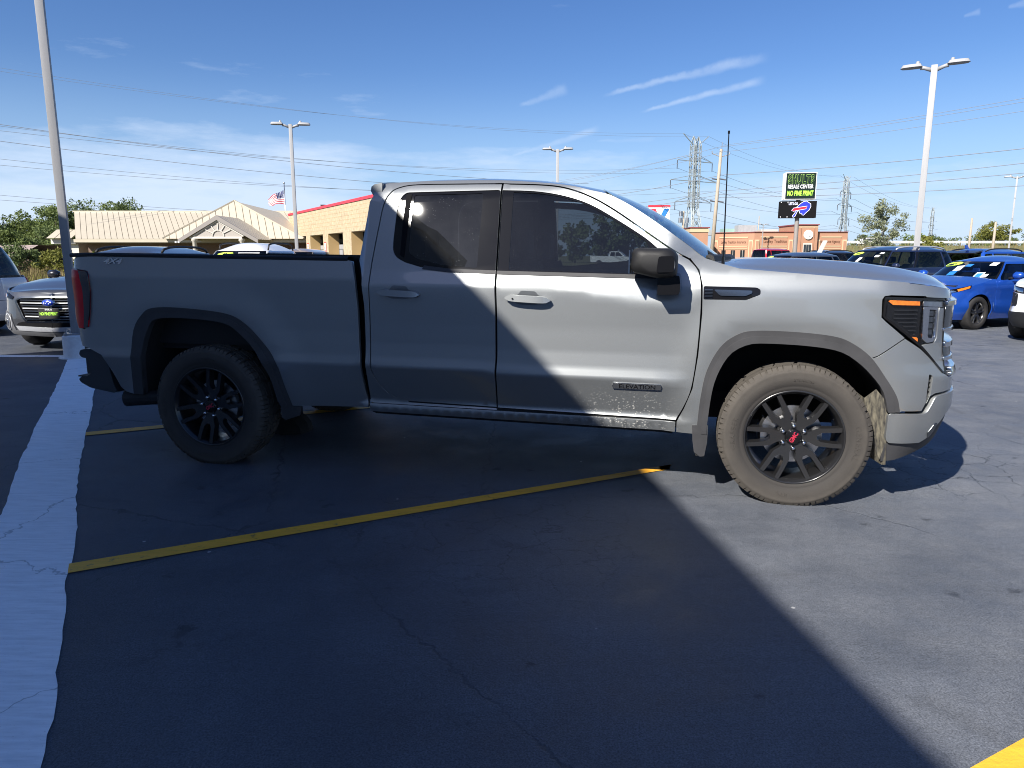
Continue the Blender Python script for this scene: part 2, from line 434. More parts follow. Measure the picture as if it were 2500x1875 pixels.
M['satinblack'] = material('satin dark bumper', (.030, .034, .040), .28, .3, coat=.4)
M['liner'] = material('wheel well liner', (.010, .010, .010), .9, var=.3, vs=12)
M['amber'] = material('amber lens', (.90, .22, .02), .3, coat=.3, var=.25, vs=80)
M['red'] = material('red lamp lens', (.55, .010, .020), .35, spec=.2, var=.2, vs=9)
M['reddark'] = material('smoked lamp lens', (.010, .004, .006), .10, coat=1.0)
M['redtext'] = material('red enamel', (.36, .02, .045), .35)
M['badge'] = material('badge grey', (.16, .17, .18), .35, .8); M['plate'] = material('badge silver', (.36, .37, .38), .3, .9)
M['mud'] = material('mud splashed liner', (.022, .021, .020), .85, col2=(.15, .135, .10), vs=60, stretch=(1, 1, .2), detail=6)
M['white'] = material('white paint', (.78, .78, .78), .5, var=.04, vs=3)
def rubber():
    m = material('dusty tyre rubber', (.055, .048, .042), .78, spec=.3, bump=.15, bs=200)
    nt = m.node_tree; n = NT(nt); p = nt.nodes['Principled BSDF']; tc = n('TexCoord'); sp = n('SeparateXYZ', (tc, 3))
    r = n('Math', n('Math', n('Math', (sp, 0), 2.0, operation='POWER'), n('Math', (sp, 2), 2.0, operation='POWER'), operation='ADD'), .5, operation='POWER')
    k = n('MapRange', r, .30, .42, 0.0, 1.0); t = n('TexNoise', (tc, 3), None, 14.0, 5.0, .65)
    k2 = n('Math', k, n('MapRange', t, .3, .7, .5, 1.1), operation='MULTIPLY', use_clamp=True)
    nt.links.new(n('MixRGB', k2, (.034, .031, .029, 1), (.078, .069, .059, 1)).outputs[0], p.inputs['Base Color']); return m
M['rubber'] = rubber()
M['tyre'] = material('black tyre rubber', (.022, .021, .021), .75, spec=.3, var=.2, vs=10)
# ---------------------------------------------------------------- ground and lot
def asphalt():
    m = bpy.data.materials.new('sealed asphalt'); m.use_nodes = True; nt = m.node_tree; n = NT(nt); p = nt.nodes['Principled BSDF']; I = p.inputs
    tc = n('TexCoord'); v = (tc, 3); Mt = lambda op, a, b=0.0, c=None: n('Math', a, b, c, operation=op)
    base = n('TexNoise', v, None, .55, 6.0, .62); blot = n('TexNoise', v, None, 2.3, 7.0, .65); grit = n('TexNoise', v, None, 150.0, 3.0, .75); mid = n('TexNoise', v, None, 38.0, 4.0, .7)
    st = n('TexNoise', n('Mapping', v, (0, 0, 0), (0, 0, R(-14)), (.35, 4.0, 1)), None, 2.2, 5.0, .6)
    k = n('MapRange', base, .3, .7, .86, 1.14); k = Mt('MULTIPLY', k, n('MapRange', blot, .3, .7, .90, 1.10)); k = Mt('MULTIPLY', k, n('MapRange', st, .3, .7, .94, 1.06))
    k = Mt('MULTIPLY', k, n('MapRange', mid, .3, .7, .88, 1.12)); k = Mt('MULTIPLY', k, n('MapRange', grit, .3, .72, .45, 1.65))
    # pale grains showing through the sealer
    gv = n('TexVoronoi', v, feature='F1'); gv.inputs['Scale'].default_value = 85.0
    gr = Mt('MULTIPLY', n('MapRange', gv, .16, .08, 0.0, 1.0), n('MapRange', blot, .45, .65, 0.0, .55))
    # dark stains
    sn = n('TexNoise', v, None, 3.4, 5.0, .6); k = Mt('MULTIPLY', k, n('MapRange', sn, .655, .70, 1.0, .50))
    # tyre scuffs: broken arcs, and one dashed tread print
    for cx, cy, rad, wd, am in ((5.6, 3.4, 2.1, .03, .72), (4.9, 2.2, 1.15, .02, .78), (1.0, -1.2, 4.2, .05, .86), (-2.4, -.6, 4.6, .06, .84), (7.5, 6.0, 3.4, .05, .80)):
        dd = n('VectorMath', v, (cx, cy, 0.0), operation='DISTANCE'); q = Mt('ABSOLUTE', Mt('SUBTRACT', (dd, 1), rad)); k = Mt('MULTIPLY', k, n('MapRange', Mt('ADD', q, Mt('MULTIPLY', n('MapRange', blot, .45, .55, 1.0, 0.0), .2)), wd, wd * .3, 1.0, am))
    tp = n('Mapping', v, (-3.3, -2.9, 0), (0, 0, R(-28)), (1, 1, 1)); ts = n('SeparateXYZ', n('VectorMath', v, (3.25, 2.75, 0.0), operation='SUBTRACT'))
    al = Mt('ADD', Mt('MULTIPLY', (ts, 0), .82), Mt('MULTIPLY', (ts, 1), .57)); ac = Mt('ABSOLUTE', Mt('SUBTRACT', Mt('MULTIPLY', (ts, 1), .82), Mt('MULTIPLY', (ts, 0), .57)))
    dash = Mt('MULTIPLY', Mt('MULTIPLY', n('MapRange', ac, .045, .035, 0.0, 1.0), n('MapRange', Mt('FRACT', Mt('MULTIPLY', al, 16.0)), .42, .5, 1.0, 0.0)), Mt('MULTIPLY', n('MapRange', Mt('ABSOLUTE', al), .62, .45, 0.0, 1.0), n('MapRange', blot, .42, .55, 0.0, 1.0)))
    k = Mt('MULTIPLY', k, n('MapRange', dash, 0.0, 1.0, 1.0, .55))
    # cracks: two webs of hairlines, each only in places
    wob = n('TexNoise', v, None, 7.0, 4.0, .6); wv = n('VectorMath', v, n('VectorMath', (wob, 1), (.16, .16, .16), operation='MULTIPLY'), operation='ADD')
    c1 = n('TexVoronoi', wv, feature='DISTANCE_TO_EDGE'); c1.inputs['Scale'].default_value = 4.2
    c2 = n('TexVoronoi', wv, feature='DISTANCE_TO_EDGE'); c2.inputs['Scale'].default_value = .42
    geo = n('SeparateXYZ', v)
    near = lambda x, y, r: n('MapRange', n('VectorMath', v, (x, y, 0), operation='DISTANCE'), r, r * .45, 0.0, 1.0)
    def near(x, y, r):
        d = n('VectorMath', v, (x, y, 0.0), operation='DISTANCE'); return n('MapRange', (d, 1), r, r * .45, 0.0, 1.0)
    area = Mt('MAXIMUM', near(2.95, 4.75, .95), Mt('MULTIPLY', near(-.1, 3.6, 1.1), .5)); area = Mt('MAXIMUM', area, n('MapRange', n('TexNoise', v, None, .33, 2.0, .5), .62, .70, 0.0, .8))
    l1 = Mt('MULTIPLY', n('MapRange', c1, .016, .004, 0.0, 1.0), area); l2 = n('MapRange', c2, .0042, .0012, 0.0, .8)
    cr_ = Mt('MAXIMUM', l1, Mt('MULTIPLY', l2, n('MapRange', base, .42, .56, 0.0, 1.0)))
    k = Mt('MULTIPLY', k, n('MapRange', cr_, 0.0, 1.0, 1.0, .30))
    sun_side = n('MapRange', Mt('ADD', (geo, 0), Mt('MULTIPLY', Mt('SUBTRACT', base, .5), 5.0)), -3.5, 3.0, 0.0, 1.0)      # sun and shade put into the sealer colour: darker shaded left, paler sunlit right
    dk = n('MixRGB', sun_side, (.050, .057, .071, 1), (.094, .104, .124, 1)); lt = n('MixRGB', sun_side, (.064, .070, .083, 1), (.114, .122, .138, 1)); ramp = n('MixRGB', n('MapRange', blot, .35, .65, 0.0, 1.0), dk, lt)
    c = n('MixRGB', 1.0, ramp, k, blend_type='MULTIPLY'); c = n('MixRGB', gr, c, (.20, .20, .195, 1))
    # whitish scuffs and drips
    sc1 = n('TexNoise', n('Mapping', v, (0, 0, 0), (0, 0, R(40)), (6, 1.2, 1)), None, 3.1, 6.0, .7); c = n('MixRGB', n('MapRange', sc1, .70, .80, 0.0, .30), c, (.22, .21, .20, 1))
    dv = n('TexVoronoi', v, feature='F1'); dv.inputs['Scale'].default_value = 2.3; c = n('MixRGB', n('MapRange', dv, .022, .016, 0.0, .8), c, (.45, .45, .44, 1))
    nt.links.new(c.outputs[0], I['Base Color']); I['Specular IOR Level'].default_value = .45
    nt.links.new(n('MapRange', blot, .3, .7, .52, .78).outputs[0], I['Roughness'])
    b = nt.nodes.new('ShaderNodeBump'); b.inputs['Strength'].default_value = .55; b.inputs['Distance'].default_value = .006
    hgt = Mt('ADD', grit, Mt('MULTIPLY', mid, .8)); hgt = Mt('SUBTRACT', hgt, Mt('MULTIPLY', cr_, 2.0)); nt.links.new(hgt.outputs[0], b.inputs['Height']); nt.links.new(b.outputs[0], I['Normal'])
    return m
def worn_paint(name, col, under=(.06, .065, .078), worn=.62, sc_=9.0):
    m = bpy.data.materials.new(name); m.use_nodes = True; nt = m.node_tree; n = NT(nt); p = nt.nodes['Principled BSDF']; I = p.inputs; tc = n('TexCoord'); v = (tc, 3)
    a = n('TexNoise', v, None, sc_, 8.0, .72); f = n('TexNoise', v, None, 130.0, 3.0, .7); s = n('TexNoise', n('Mapping', v, (0, 0, 0), (0, 0, R(60)), (1, 9, 1)), None, 5.0, 5.0, .7)
    w = n('MapRange', a, worn, worn + .09, 0.0, .75); w = n('Math', w, n('MapRange', f, .66, .74, 0.0, .5), operation='MAXIMUM')
    k = n('MapRange', s, .3, .7, .84, 1.10); c = n('MixRGB', 1.0, (*col, 1), k, blend_type='MULTIPLY'); c = n('MixRGB', w, c, (*under, 1))
    wob = n('TexNoise', v, None, 5.0, 4.0, .6); wv = n('VectorMath', v, n('VectorMath', (wob, 1), (.2, .2, .2), operation='MULTIPLY'), operation='ADD')
    cv = n('TexVoronoi', wv, feature='DISTANCE_TO_EDGE'); cv.inputs['Scale'].default_value = .55; c = n('MixRGB', n('MapRange', cv, .003, .0012, 0.0, .4), c, (.03, .032, .04, 1))
    nt.links.new(c.outputs[0], I['Base Color']); I['Roughness'].default_value = .6
    b = nt.nodes.new('ShaderNodeBump'); b.inputs['Strength'].default_value = .5; b.inputs['Distance'].default_value = .006; nt.links.new(n('TexNoise', v, None, 55.0, 5.0, .7).outputs[0], b.inputs['Height']); nt.links.new(b.outputs[0], I['Normal']); return m
M['asphalt'] = asphalt(); M['whiteline'] = worn_paint('worn white line paint', (.93, .93, .93), worn=.68); M['yellow'] = worn_paint('worn yellow line paint', (.86, .42, .03), worn=.60, sc_=14)
M['verge'] = material('dry grass ground', (.16, .135, .06), .95, col2=(.10, .12, .035), vs=.5, detail=8, bump=.4, bs=3)
M['gravel'] = material('pinkish ballast stone', (.34, .26, .23), .95, col2=(.20, .16, .15), vs=2.2, detail=9, bump=.8, bs=3)
M['conc'] = material('painted concrete', (.74, .74, .73), .7, var=.10, vs=12, bump=.3, bs=60)
struct(mk('ground', [(-900, -900, 0), (900, -900, 0), (900, 900, 0), (-900, 900, 0)], [(0, 1, 2, 3)], M['verge']))
struct(mk('parking_lot', [(-17.5, -60, .006), (60, -60, .006), (60, 50, .006), (6, 54, .006), (-16.5, 58, .006), (-17, 36, .006)], [(0, 1, 2, 3, 4, 5)], M['asphalt']))
rng = random.Random(5)
def strip(name, left, right, m, z=.010, jit=.004):
    N = 160; L, Rr = resample_n(cr(left, 8), N), resample_n(cr(right, 8), N); v = []; ja = jb = 0
    for a, b in zip(L, Rr):
        ja, jb = ja * .6 + rng.gauss(0, jit), jb * .6 + rng.gauss(0, jit); v += [(a[0] + ja, a[1], z), (b[0] + jb, b[1], z)]
    return struct(mk(name, v, [(2 * i, 2 * i + 1, 2 * i + 3, 2 * i + 2) for i in range(N - 1)], m))
def resample_n(p, n):
    q = np.array(p, float); L = np.concatenate([[0], np.cumsum(np.hypot(*np.diff(q, axis=0).T))]); t = np.linspace(0, L[-1], n)
    return list(zip(np.interp(t, L, q[:, 0]).tolist(), np.interp(t, L, q[:, 1]).tolist()))
strip('white_stripe', [(-.75, -1.2), (-1.85, 1.9), (-2.78, 3.65), (-3.37, 4.67), (-3.95, 5.71), (-4.68, 7.07), (-6.35, 10.10)], [(.10, -1.2), (-1.33, 1.78), (-1.51, 2.13), (-1.72, 2.51), (-2.02, 3.03), (-2.18, 3.34), (-2.49, 3.87), (-2.90, 4.57), (-3.51, 5.71), (-4.38, 7.31), (-5.85, 10.05)], M['whiteline'])
strip('white_line', [(-6.0, 9.98), (-16, 9.85)], [(-6.0, 10.12), (-16, 10.25)], M['whiteline'], .0095, .004)
strip('white_line', [(-6.4, 10.2), (-9.6, 16.2)], [(-6.28, 10.2), (-9.48, 16.2)], M['whiteline'], .0095, .004)
strip('yellow_line', [(-2.07, 3.115), (0.84, 4.585), (1.0, 4.66)], [(-2.015, 3.015), (.80, 4.475), (1.0, 4.57)], M['yellow'], .011, .0)
strip('yellow_line', [(-3.47, 5.62), (-1.6, 6.55), (-.5, 7.1)], [(-3.41, 5.51), (-1.55, 6.44), (-.45, 7.0)], M['yellow'], .011, .0)
strip('yellow_line', [(-.5, .82), (1.38, 1.82), (3.6, 2.97)], [(-.44, .72), (1.44, 1.72), (3.66, 2.87)], M['yellow'], .011, .0)

# ---------------------------------------------------------------- the dealership building whose shade lies over the truck
M['wall'] = material('grey facade panel', (.66, .65, .63), .6, var=.08, vs=1.2); M['wall2'] = material('pale coping', (.6, .6, .6), .5); M['shopglass'] = material('shop glass', (.02, .025, .03), .04, spec=.6)
def dealership():
    H = 5.5; T = thing('showroom_building', 'grey flat-roofed showroom standing left of the camera, shading the lot', 'building')
    P = [(-3.33, -3.95), (-4.23, 3.57), (-9.43, 6.37), (-11.93, 4.42), (-26, 3.2), (-26, -34), (.30, -34)]
    m = MB(); m.prism(P, H - .02, 0.0, lambda u, v, d: (u, v, d)); m.build('wall', M['wall'], T)
    o = offs(P[::-1], .0)
    for i in range(7):
        a, b = Vector((*P[i], 0)), Vector((*P[(i + 1) % 7], 0)); m = MB(); m.bar(a + Vector((0, 0, H - .10)), b + Vector((0, 0, H - .10)), .10, .20); m.build('coping', M['wall2'], T)
    a, b = Vector((.30, -34, 0)), Vector((-3.33, -3.95, 0)); d = (b - a).normalized(); nn = Vector((d.y, -d.x, 0))
    for k in range(5):
        p = a + d * (1.2 + k * 3.2); q = p + d * 2.6; m = MB(); m.bar(p + nn * .0 + Vector((0, 0, 1.75)), q + Vector((0, 0, 1.75)), .06, 2.5); m.build('window', M['shopglass'], T)
    return T
dealership()
M['paper'] = material('white paper', (.80, .80, .78), .7); M['paperblue'] = material('blue print', (.02, .17, .50), .6); M['ink'] = material('black ink', (.01, .01, .01), .6); M['limetext'] = material('lime lettering', (.45, .85, .08), .5)
# ---------------------------------------------------------------- buildings beyond the lot
M['tanmetal'] = material('tan standing seam metal', (.41, .365, .285), .45, var=.04, vs=1.5); M['tanedge'] = material('tan roof trim', (.50, .42, .30), .5)
M['brownbrick'] = material('brown brick', (.13, .085, .065), .85, var=.25, vs=9); M['greyfascia'] = material('grey fascia', (.22, .20, .185), .6); M['tympanum'] = material('grey gable board', (.33, .30, .27), .6); M['pale'] = material('pale trim', (.50, .47, .42), .6)
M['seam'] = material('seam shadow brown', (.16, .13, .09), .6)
def roof_panels(T, quad, n, m, rib=.035):
    """standing seam pans: each a slightly raised tray of its own, quad = eave0, eave1, ridge1, ridge0 (ridge pair may shorten)"""
    e0, e1, r1, r0 = [Vector(q) for q in quad]; nn = (e1 - e0).cross(r0 - e0).normalized()
    for i in range(n):
        a, b = e0.lerp(e1, (i + .045) / n), e0.lerp(e1, (i + .955) / n); c, d = r0.lerp(r1, (i + .955) / n), r0.lerp(r1, (i + .045) / n)
        mk('roof_panel', [a, b, c, d, a + nn * rib, b + nn * rib, c + nn * rib, d + nn * rib], [(4, 5, 6, 7), (0, 1, 5, 4), (1, 2, 6, 5), (3, 0, 4, 7)], m, T)
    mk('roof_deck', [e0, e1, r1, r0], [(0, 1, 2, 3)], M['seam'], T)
def tan_building():
    T = thing('tan_roof_building', 'low brown brick building with tan standing-seam metal roof and porch gable', 'building', (0, 0, 0))
    z0, z1 = 2.85, 5.62
    roof_panels(T, [(-39.7, 65.9, z0), (-19.0, 65.9, z0), (-22.6, 72.3, z1), (-43.4, 72.3, z1)], 38, M['tanmetal']); roof_panels(T, [(-19.0, 65.9, z0), (-14.0, 65.9, z0), (-17.6, 72.3, z1), (-22.6, 72.3, z1)], 9, M['tanmetal'])
    m = MB(); m.bar((-43.5, 72.3, z1 + .05), (-17.6, 72.3, z1 + .05), .22, .14); m.build('ridge_cap', M['tanmetal'], T)
    mk('roof_back', [(-42.6, 72.35, z1), (-19, 72.35, z1), (-19, 79, z0), (-42.6, 79, z0)], [(0, 1, 2, 3)], M['tanmetal'], T)
    m = MB(); m.box((-39.8, 65.75, 2.56), (-14, 65.92, 2.84)); m.build('eave_fascia', M['tanmetal'], T); m = MB(); m.box((-39.8, 65.9, 2.50), (-14, 67.5, 2.58)); m.build('soffit', M['greyfascia'], T)
    m = MB(); m.box((-39.5, 67.4, 0), (-15, 78.5, 2.55)); m.build('wall', M['brownbrick'], T)
    roof_panels(T, [(-43.4, 67.5, 2.95), (-41.0, 67.5, 2.95), (-41.0, 69.2, 3.78), (-43.4, 69.2, 3.78)], 3, M['tanmetal'])
    m = MB(); m.box((-43.3, 68, 2.45), (-41, 78, 2.9)); m.box((-42.6, 68.4, 0), (-41, 78, 2.45)); m.build('side_wing', M['pale'], T)
    # broad hip in the middle
    ap = (-26.2, 69.0, 6.42); e0, e1 = (-31.5, 65.3, z0), (-18.75, 65.3, z0)
    n = 20; E0, E1, A = Vector(e0), Vector(e1), Vector(ap); nn = (E1 - E0).cross(A - E0).normalized()
    def up(t):                                          # where the pan starting at eave fraction t meets a hip
        k = (A - E0).x / (E1 - E0).x; L = (E1 - E0).x; x = t * L; a = k * L; sh = 1.7; f = min(x / (a + sh), (L - x) / (L - a - sh)); return E0.lerp(E1, t) + (A - E0.lerp(E1, k) - Vector((sh, 0, 0))) * f
    for i in range(n):
        t0, t1 = (i + .05) / n, (i + .95) / n; q = [E0.lerp(E1, t0), E0.lerp(E1, t1), up(t1), up(t0)]; v = q + [p + nn * .035 for p in q]
        mk('roof_panel', v, [(4, 5, 6, 7), (0, 1, 5, 4), (1, 2, 6, 5), (3, 0, 4, 7)], M['tanmetal'], T)
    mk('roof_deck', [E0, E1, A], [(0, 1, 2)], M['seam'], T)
    mk('roof_hip', [E1, (-22, 73, z1 - .3), A], [(0, 1, 2)], M['tanmetal'], T); mk('roof_hip', [A, (-31.0, 73, z1 - .3), E0], [(0, 1, 2)], M['tanmetal'], T)
    for q in (e0, e1): m = MB(); m.bar(Vector(q) + Vector((0, 0, .07)), A + Vector((0, 0, .07)), .16, .12); m.build('hip_cap', M['tanmetal'], T)
    # porch gable
    ax, y0, w, zt = -25.0, 61.6, 3.35, 4.70
    for s in (-1, 1):
        roof_panels(T, [(ax + s * w, y0, 2.72), (ax + s * w, 66.5, 2.72), (ax, 66.5, zt), (ax, y0, zt)] if s > 0 else [(ax + s * w, 66.5, 2.72), (ax + s * w, y0, 2.72), (ax, y0, zt), (ax, 66.5, zt)], 8, M['tanmetal'])
        m = MB(); m.prism([(ax + s * (w + .05), 2.42), (ax + s * (w + .05), 2.74), (ax, zt + .04), (ax, zt - .36)], y0 - .06, y0 + .10, lambda u, v, d: (u, d, v)); m.build('gable_board', M['greyfascia'], T)
    m = MB(); m.prism([(ax - 2.2, 2.95), (ax + 2.2, 2.95), (ax, 4.30)], y0 + .16, y0 + .3, lambda u, v, d: (u, d, v)); m.build('tympanum', M['tympanum'], T)
    m = MB(); m.box((ax - 2.45, y0 + .1, 2.80), (ax + 2.0, y0 + .3, 2.96)); m.build('gable_beam', M['pale'], T)
    for s in (-1, 1): m = MB(); m.bar((ax + s * 2.15, y0 + .12, 3.0), (ax, y0 + .12, 4.28), .1, .1); m.build('gable_trim', M['pale'], T)
    for a in (30, 60, 90, 120, 150):
        m = MB(); m.bar((ax + .45 * math.cos(R(a)), y0 + .12, 3.0 + .45 * math.sin(R(a))), (ax + (1.25 if a != 90 else 1.2) * math.cos(R(a)), y0 + .12, 3.0 + min(1.2, 1.1) * math.sin(R(a))), .07); m.build('sunburst_ray', M['pale'], T)
    m = MB(); m.tube([(ax + .5 * math.cos(R(a)), y0 + .12, 3.0 + .5 * math.sin(R(a))) for a in range(0, 181, 15)], .045, 6); m.build('sunburst_arch', M['pale'], T)
    for x in (ax - 2.15, ax + 1.9): m = MB(); m.lathe([(.27, 0), (.27, .2), (.2, .3), (.18, 2.55), (.27, 2.62), (.27, 2.8)], 16, 'z'); m.v = [(a + x, b + y0 + .35, c) for a, b, c in m.v]; m.build('column', M['pale'], T, True)
    for x in (-28.5, -28.25): m = MB(); m.lathe([(0, 0), (.09, .02), (.09, .14), (0, .16)], 10, 'z'); m.v = [(a + x, b + 61.4, c + 2.42) for a, b, c in m.v]; m.build('flood_lamp', M['white'], T)
tan_building()
M['block'] = material('split face block', (.40, .32, .21), .9, var=.22, vs=5, detail=8, bump=.9, bs=7); M['band'] = material('red parapet band', (.55, .03, .05), .45); M['reveal'] = material('tan reveal', (.40, .27, .12), .8); M['bay'] = material('dark bay', (.012, .013, .014), .8); M['door'] = material('grey door panel', (.30, .30, .31), .5); M['doorred'] = material('red door panel', (.25, .01, .02), .5); M['navy'] = material('navy poster', (.012, .025, .06), .5)
def garage():
    T = thing('service_garage', 'cream block service garage with red parapet stripe and three open bays', 'building', (-20.72, 70.6, 0), math.atan2(-19.4, 10.84))
    L, H = 33.0, 5.13; bays = [(2.1, 6.55), (8.0, 12.35), (13.9, 18.1), (20.2, 24.4), (26.2, 30.4)]
    # local x runs along the front, local -y is the front
    out = [(0, 0), (L, 0), (L, H), (0, H)]
    x = 0
    for a, b in bays + [(L, L)]:
        m = MB(); m.box((x, 0, 0), (a, -.9, 3.09)); m.build('pier', M['block'], T); x = b
        if b < L:
            m = MB(); m.box((a - .01, -.05, 0), (a + .012, -.88, 3.05)); m.build('reveal', M['reveal'], T)
    m = MB(); m.box((0, -.0, 3.095), (L, -.9, H)); m.build('wall', M['block'], T)
    for t in range(6):
        m = MB(); m.box((0, -.903, 3.4 + t * .29), (L, -.906, 3.412 + t * .29)); m.build('block_joint', M['reveal'], T)
    m = MB(); m.box((-.06, .05, H + .004), (L, -.96, H + .20)); m.build('parapet_band', M['band'], T)
    m = MB(); m.box((0, 8, 0), (L, 8.2, H - .2)); m.box((0, .1, H - .3), (L, 8, H - .2)); m.box((0, .1, 0), (.2, 8, H - .2)); m.box((L - .2, .1, 0), (L, 8, H - .2)); m.build('interior', M['bay'], T)
    for i, (a, b) in enumerate(bays):
        m = MB(); m.box((a + .02, -.03, 1.55 if i == 0 else 0), (b - .02, .03, 2.25)); m.build('bay_door', M['door'], T)
        if i == 0: m = MB(); m.box((a + .02, -.03, 0), (b - .02, .03, 1.55)); m.build('bay_door', M['doorred'], T)
        for z in (1.87, 1.25): m = MB(); m.box((a + .02, -.045, z), (b - .02, -.03, z + .03)); m.build('door_rail', M['bay'], T)
    for x0 in (7.25, 13.05):
        m = MB(); m.box((x0 - .28, -.93, 1.1), (x0 + .28, -.90, 2.42), .02); o = m.build('pier_sign', M['paper'], T); m = MB()
        for q in ((-.30, 1.08, -.25, 2.44), (.25, 1.08, .30, 2.44), (-.3, 1.08, .3, 1.14), (-.3, 2.38, .3, 2.44)): m.box((x0 + q[0], -.94, q[1]), (x0 + q[2], -.925, q[3]))
        m.build('sign_border', M['band'], o)
        lettering('sign_print', 'CHECK', .36, lambda a, b, c, x0=x0: (x0 - b, -.94, 1.76 + a), M['band'], o, bold=.02)
    m = MB(); m.box((15.1, -.10, .3), (17.5, -.06, 1.85)); o = m.build('poster', M['navy'], T)
    for s, z in (("WHAT'S", 1.52), ('NEXT?', 1.14)): lettering('poster_print', s, .50, lambda a, b, c, z=z: (16.3 + a, -.105, z + b), M['white'], o, bold=.02)
    m = MB(); m.tube([(2.5, 1.8, H), (2.5, 1.8, H + .75)], .16, 12); m.tube([(2.5, 1.8, H + .75), (2.5, 1.8, H + .98)], [.17, .27], 12); m.build('roof_vent', M['steel'], T)
garage()
M['terra'] = material('terracotta render', (.36, .19, .12), .8, var=.05, vs=.8); M['cream'] = material('cream render', (.50, .38, .24), .8); M['cap'] = material('dark red coping', (.20, .04, .04), .5); M['brown'] = material('dark brown lettering', (.10, .04, .02), .6); M['hvac'] = material('grey hvac steel', (.33, .34, .34), .5, var=.1, vs=2); M['hvacg'] = material('green grey hvac steel', (.25, .38, .33), .5)
def agency():
    T = thing('insurance_building', 'terracotta office building with cream bands, raised lettering and a round emblem tower', 'building')
    def box(nm, a, b, m): q = MB(); q.box(a, b); return q.build(nm, m, T)
    def seg(p, q, h):                                    # facade piece from p to q with its own coping and bands
        p, q = Vector((*p, 0)), Vector((*q, 0)); d = (q - p).normalized(); nb = Vector((-d.y, d.x, 0)); L = (q - p).length
        def slab(nm, s0, s1, z0, z1, o0, o1, m):
            v = [p + d * s + nb * o + Vector((0, 0, z)) for s in (s0, s1) for o in (o0, o1) for z in (z0, z1)]
            return mk(nm, v, [(0, 1, 3, 2), (4, 6, 7, 5), (0, 4, 5, 1), (2, 3, 7, 6), (0, 2, 6, 4), (1, 5, 7, 3)], m, T)
        slab('wall', 0, L, 0, h, 0, 6, M['terra']); slab('coping', -.05, L + .05, h + .003, h + .10, -.15, 6, M['cap'])
        slab('cornice', .9, L - .9, h - .75, h - .60, -.10, -.004, M['cream']); slab('band', .9, L - .9, 2.62, 2.76, -.08, -.004, M['cream']); slab('band', .9, L - .9, 2.25, 2.35, -.06, -.004, M['cream'])
        slab('sign_panel', .95, L - .95, 2.78, h - .78, -.03, -.004, M['terra'])
        for s in (.12, L - .72): slab('pilaster', s, s + .6, .0, h - 1.05, -.16, -.004, M['cream']); slab('pilaster_panel', s + .12, s + .48, .3, h - 1.25, -.20, -.164, M['terra'])
        n = max(2, int(L / 1.9))
        for i in range(n): c = .9 + (L - 1.8) * (i + .5) / n; slab('window', c - .33, c + .33, 1.0, 2.12, -.02, -.006, M['shopglass']); slab('window_bar', c - .02, c + .02, 1.0, 2.12, -.04, -.022, M['pale'])
        return lambda s, z, o: p + d * s + nb * o + Vector((0, 0, z)), L
    F, L = seg((30.3, 108.8), (35.1, 105.0), 4.63)
    lettering('lettering', 'Lawley Tradition Insurance', .56, lambda x, y, z: tuple(F(L / 2 + x, 3.24 + y, -.06)), M['brown'], T, bold=.008, sx=.62)
    F, L = seg((35.1, 105), (40.8, 105), 4.66); lettering('lettering', 'Lawley Tradition', .66, lambda x, y, z: tuple(F(L / 2 + .2 + x, 3.30 + y, -.06)), M['brown'], T, bold=.008, sx=.76)
    F, L = seg((43.9, 105), (48.6, 105), 4.66); lettering('lettering', 'Insurance Agency', .60, lambda x, y, z: tuple(F(L / 2 + x - .1, 3.30 + y, -.06)), M['brown'], T, bold=.008, sx=.66)
    box('tower', (40.78, 104.2, 0), (43.92, 111, 5.62), M['terra']); box('tower_coping', (40.65, 104.05, 5.623), (44.05, 111, 5.76), M['cap']); box('tower_band', (40.76, 104.17, 5.30), (43.94, 104.19, 5.45), M['cream'])
    for x in (41.35, 43.25): box('tower_rib', (x, 104.08, 0), (x + .14, 104.196, 5.3), M['terra'])
    m = MB(); m.lathe([(0, 103.98), (.50, 103.98), (.62, 104.0), (.66, 104.04), (.66, 104.19)], 32, 'y'); m.v = [(a + 42.55, b, c + 4.27) for a, b, c in m.v]; o = m.build('emblem', M['paper'], T)
    lettering('emblem_print', '1L', .95, lambda x, y, z: (42.55 + x, 103.97, 4.27 + y), M['ink'], o, bold=.01, sx=.8)
    for i in range(3): box('door_pane', (42.0 + i * .37, 104.12, .2), (42.32 + i * .37, 104.15, 2.9), M['shopglass'])
    box('door_frame', (41.9, 104.16, 0), (43.2, 104.194, 3.1), M['pale'])
    box('wing', (25.5, 103.6, 0), (28.0, 110, 5.2), M['terra']); box('wing_band', (25.4, 103.5, 4.62), (28.1, 110, 5.1), M['cream']); box('wing_coping', (25.3, 103.4, 5.203), (28.2, 110, 5.33), M['cap'])
    for a, b, m in (((29.3, 112, 4.4), (31.4, 114, 5.25), M['hvac']), ((32.9, 113, 4.4), (35, 115, 5.45), M['hvacg']), ((34.6, 111, 4.4), (37.4, 113, 5.9), M['hvac']), ((38.4, 112, 4.4), (41, 114, 5.3), M['pale'])): box('roof_unit', a, b, m)
agency()

